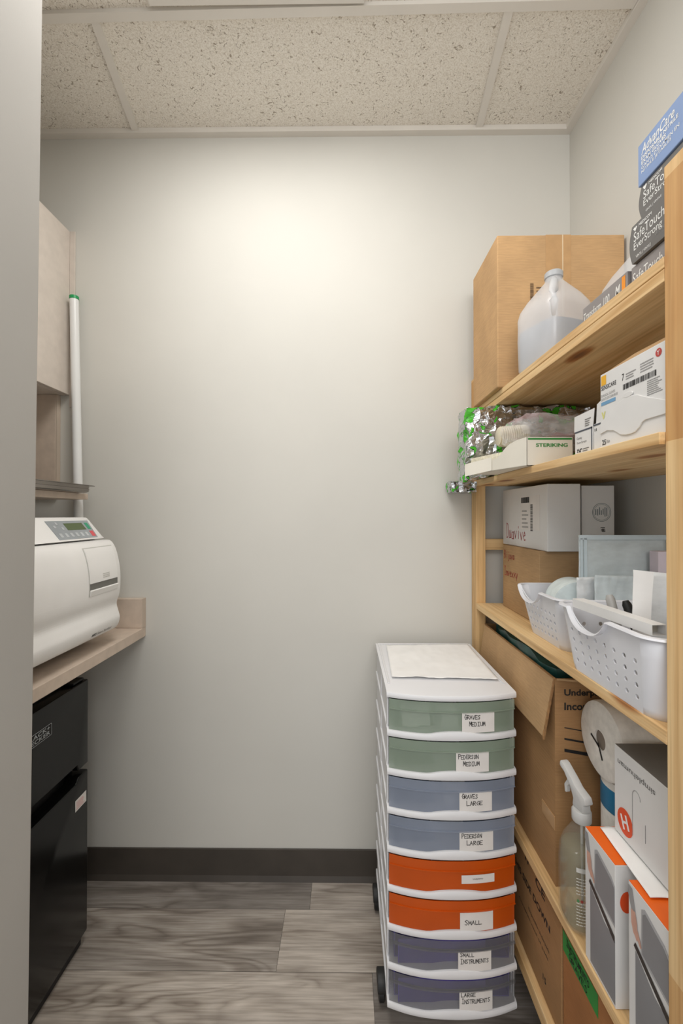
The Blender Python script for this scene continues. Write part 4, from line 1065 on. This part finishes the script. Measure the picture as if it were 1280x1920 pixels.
# lying roll: axis from the visible end into the shelf
ax = Vector((1, 0, 0)); side = Vector((0, 0, 1)); third = ax.cross(side)
R3 = Matrix((third, side, ax)).transposed()
M = Matrix.Translation((.523, .888, .8445)) @ R3.to_4x4()
t = roll_thing('white paper towel roll lying on its side with a black cross mark', M, .215, .077, CORE, band=(.135, .165))
b = bmesh.new()
def rp(u, v): return M @ Vector((u, v, -.0012))
for a, c in (((.918, .843), (.889, .831)), ((.8925, .837), (.878, .808))):
    p, q_ = Vector(a), Vector(c); n_ = Vector((-(q_ - p).y, (q_ - p).x)).normalized() * .0022
    merge(b, polyslab([(.5222, *(p + n_)), (.5222, *(q_ + n_)), (.5222, *(q_ - n_)), (.5222, *(p - n_))], -ax, .0005))
obj('black_mark', b, INK, t)
M2 = Matrix.Translation((.594, .884, Z4))
t = roll_thing('upright wrapped paper towel roll with a blue band under the lying roll', M2, .29, .062, CORE, band=(.232, .278))
b = textbm('HI', (0, 0, 0), '-y', .016, .012, bold=.02)
for v in b.verts:
    a = math.radians(222) + v.co.x / .063; v.co = Vector((.594 + .0634 * math.cos(a), .884 + .0634 * math.sin(a), .724 + v.co.z))
obj('lettering', b, WINK, t)
# spray bottle
t = thing('spray_bottle', 'clear trigger spray bottle of pale liquid at the shelf edge', 'spray bottle', (.4835, .885, Z4))
M = Matrix.Translation((.4835, .885, Z4))
S = [(.0005, .030, .030, 2.6), (.004, .036, .036, 2.8), (.012, .0395, .0385, 3), (.12, .0395, .0385, 3), (.150, .038, .037, 2.8), (.172, .032, .031, 2.4), (.190, .022, .022, 2.1), (.202, .0145, .0145, 2), (.212, .0140, .0140, 2)]
obj('bottle', loft(S, M=M), BOT, t, smooth='all')
obj('liquid', loft([(z + .003, a - .003, c - .003, e) for z, a, c, e in S[:5]] + [(.158, .033, .032, 2.7)], M=M), LIQ, t, smooth='all')
obj('collar', lathe([(.0165, .205), (.0185, .208), (.0185, .226), (.0165, .229), (.001, .229)], M.translation, n=28), TRIG, t, smooth=True)
hd = prism([(.0, .229), (.016, .229), (.014, .245), (.022, .250), (.018, .262), (-.004, .270), (-.020, .283), (-.044, .300), (-.052, .302), (-.054, .290), (-.040, .283), (-.022, .262), (-.014, .245), (-.016, .229)], 0, -.0095, .0095, .003)
MH = M @ Matrix.Rotation(math.radians(12), 4, 'Z') @ Matrix.Scale(-1, 4, (0, 1, 0))
bmesh.ops.transform(hd, matrix=MH, verts=hd.verts); bmesh.ops.recalc_face_normals(hd, faces=hd.faces)
obj('spray_head', hd, TRIG, t, smooth=True)
tg = prism([(-.026, .266), (-.034, .272), (-.044, .255), (-.042, .240), (-.038, .240), (-.036, .254)], 0, -.005, .005, .001); bmesh.ops.transform(tg, matrix=MH, verts=tg.verts); bmesh.ops.recalc_face_normals(tg, faces=tg.faces)
obj('trigger', tg, TRIG, t)
obj('dip_tube', tube([(.4835, .885, Z4 + .215), (.486, .888, Z4 + .1), (.490, .895, Z4 + .02)], .0025, 8), TRIG, t, smooth=True)
b = bmesh.new()
def cyl(u, z, rr=.0402): a = math.radians(232) + u / rr; c, s = math.cos(a), math.sin(a); return Vector((.4835 + rr * math.copysign(abs(c) ** (2 / 3), c), .885 + (rr - .001) * math.copysign(abs(s) ** (2 / 3), s), Z4 + z))
r = random.Random(9)
for z0, h, w_ in [(.128, .009, .05)]:
    for i in range(8): b.faces.new([b.verts.new(cyl(a, z)) for a, z in ((w_ * i / 8, z0), (w_ * (i + 1) / 8, z0), (w_ * (i + 1) / 8, z0 + h), (w_ * i / 8, z0 + h))])
for k in range(16):
    z = .115 - k * .006; x = 0
    if k in (6, 7): continue
    while x < .036:
        w_ = r.uniform(.003, .008); b.faces.new([b.verts.new(cyl(a, q)) for a, q in ((x, z), (x + w_, z), (x + w_, z + .0018), (x, z + .0018))]); x += w_ + .0012
obj('printed_text', b, mat('pale_label_print', (214, 212, 206), .5), t)
for i, c in enumerate(((70, 130, 80), (170, 70, 60), (170, 70, 60), (170, 70, 60))):
    obj('printed_dot', quads_on(lambda u, v, i=i: cyl(.004 + i * .008 + u, .073 + v, .0405), [[(.003 * math.cos(2 * PI * k / 12), .003 * math.sin(2 * PI * k / 12)) for k in range(12)]]), mat('dot_print_%d' % min(i, 1), c, .5), t)

# liner cartons with the bin photograph
def liner_box(lab, x0, x1, y0, y1, z1):
    t = thing('liner_box', lab, 'box', ((x0 + x1) / 2, (y0 + y1) / 2, Z4), 'orange topped cartons on the fourth shelf')
    obj('carton', box(x0, x1, y0, y1, Z4, z1, .0008), CARTW, t)
    obj('orange_top', box(x0 + .0004, x1 - .0004, y0 + .0004, y1 - .0004, z1 + .0001, z1 + .0009), ORNG, t, label='orange printed top')
    w = y1 - y0; h = z1 - Z4
    k = w / .091
    # printed picture: grey bin, lid opening, arm with hand
    P_ = lambda pts: [(a * k, b_) for a, b_ in pts]
    pic = obj('picture', polyface((x0, y1, Z4), '-x', P_([(.017, .006), (.0905, .006), (.0905, .112), (.060, .118), (.017, .145)])), BINP, t, label='printed picture of a grey bin')
    obj('bin_liner_print', polyface((x0, y1, Z4), '-x', P_([(.030, .150), (.0905, .136), (.0905, .205), (.082, .214), (.040, .228), (.032, .222)]), off=.0004), BINP2, pic)
    obj('bin_inside_print', polyface((x0, y1, Z4), '-x', P_([(.034, .155), (.0895, .141), (.0895, .200), (.081, .208), (.041, .222), (.035, .216)]), off=.0007), BINP, pic)
    obj('bin_slot_print', polyface((x0, y1, Z4), '-x', P_([(.014, .150), (.0905, .110), (.0905, .121), (.018, .158)]), off=.001), BINK, pic)
    obj('sleeve_print', polyface((x0, y1, Z4), '-x', P_([(.0005, .236), (.010, .236), (.018, .205), (.008, .203), (.0005, .222)]), off=.0007), SLEEVE, pic)
    obj('hand_print', polyface((x0, y1, Z4), '-x', P_([(.008, .203), (.018, .205), (.022, .192), (.023, .182), (.030, .170), (.033, .162), (.030, .160), (.024, .167), (.022, .163), (.018, .168), (.014, .170), (.009, .182)]), off=.0013), SKINP, pic)
    return t
liner_box('orange topped white carton beside the spray bottle, farther of the pair', .454, .60, .729, .819, .717)

tb = liner_box('orange topped white carton right behind the front post, nearer of the pair', .4575, .60, .6125, .700, .717)
A_ = [o for o in bpy.data.objects if o.name.startswith('liner_box')][0]
obj('red_badge', polyface((.46, .729, .655), '-y', [(.014 + .012 * math.cos(2 * PI * i / 24), .0 + .018 * math.sin(2 * PI * i / 24)) for i in range(24)]), ORNR, A_, label='round orange red badge')
# leaflet lying on the orange tops
def lw2(u, v): return .0022 * (noise.noise(Vector((u * 4, v * 3, 5))) + .6) + .0015
tag(obj('leaflet', sheet([(.467, .664, .7182), (.60, .660, .7182), (.60, .812, .7182), (.478, .812, .7182)], 24, 24, lw2, .0004), PAPER, loc=(.53, .72, .7182), smooth='all'), 'creased white leaflet lying between the orange topped cartons and the upper white box', 'leaflet')
# simplehuman upper carton
t = thing('dispenser_box', 'white carton with an orange circle logo stacked above the orange topped cartons', 'box', (.57, .71, .7255))
X = .50; Y1 = .803
obj('carton', box(X, .66, .6125, Y1, .7255, .8825, .001), CARTW, t)
obj('carton_top', box(X + .001, .659, .6135, Y1 - .001, .8827, .8833), mat('grey_top_print', (112, 110, 106), .5), t, label='grey top panel')
text('simplehuman', (X, Y1 - .010, .8515), '-x', .095, .013, GREYINK, t, flip=True, bold=.01)
b = polyface((X, Y1 - .030, .758), '-x', [(.021 * math.cos(2 * PI * i / 36), .023 * math.sin(2 * PI * i / 36)) for i in range(36)])
lg = obj('round_logo', b, ORNR, t, label='orange round logo')
b = bmesh.new(); 
for a in ((-.009, -.012, .0045, .024), (.0045, -.012, .0045, .024), (-.005, -.002, .010, .004)):
    rect((X, Y1 - .030 - a[0], .758 + a[1]), '-x', a[2], a[3], b, off=.0008)
bmesh.ops.rotate(b, cent=(X, Y1 - .030, .758), matrix=Matrix.Rotation(math.radians(-22), 3, 'X'), verts=b.verts)
obj('logo_letter', b, WINK, lg)
b = bmesh.new()
op = [(.060 + .010 * math.cos(a), .105 + .012 * math.sin(a)) for a in [PI - i * PI / 10 for i in range(11)]]
path = [(X - .0004, Y1 - .050, .75)] + [(X - .0004, Y1 - p[0], .7255 + p[1] - .01) for p in op]
tube(path, .0005, 6, bm=b); tube([(X - .0004, Y1 - .082, .79), (X - .0004, Y1 - .082, .76)], .0005, 6, bm=b)
obj('outline_drawing', b, FINEINK, t)

# ---- shelf 5 (bottom)
Z5 = .1726
t = thing('cardboard_box', 'brown cardboard box with black print behind the drawer cart on the lowest shelf', 'cardboard box', (.6, 1.18, Z5))
obj('carton', box(.466, .78, .935, 1.44, Z5, .447, .002), CARD2, t)
for body, y, z, w, h, bo in (('CE', 1.06, .402, .050, .022, .02), ('THIS SIDE DOWN', 1.20, .352, .215, .017, .03), ('Disposable Underpads', 1.10, .300, .110, .010, 0), ('Contents: case of pads', 1.16, .278, .165, .009, 0), ('15', 1.022, .212, .016, .014, .02), ('II', 1.12, .415, .02, .018, .0)):
    text(body, (.466, y, z), '-x', w, h, INK, t, bold=bo)
t = thing('cardboard_box', 'brown cardboard box with a green taped note nearest the camera on the lowest shelf', 'cardboard box', (.6, .78, Z5))
obj('carton', box(.468, .78, .612, .932, Z5, .447, .002), cardboard('reddish_cardboard', (170, 118, 74)), t)
nt = obj('green_note', rect((.468, .931, .374), '-x', .128, .043), TAPEG, t, label='bright green taped note')
hand_text('INSTRUMENTS', (.4674, .915, .397), '-x', .085, .012, .0016, INK, nt, 3); hand_text('GRAVES', (.4674, .905, .379), '-x', .07, .012, .0016, INK, nt, 8)
obj('tape', rect((.468, .80, .355), '-x', .06, .012), mat('clear_tape', (200, 176, 150), .2, alpha=.5), t)
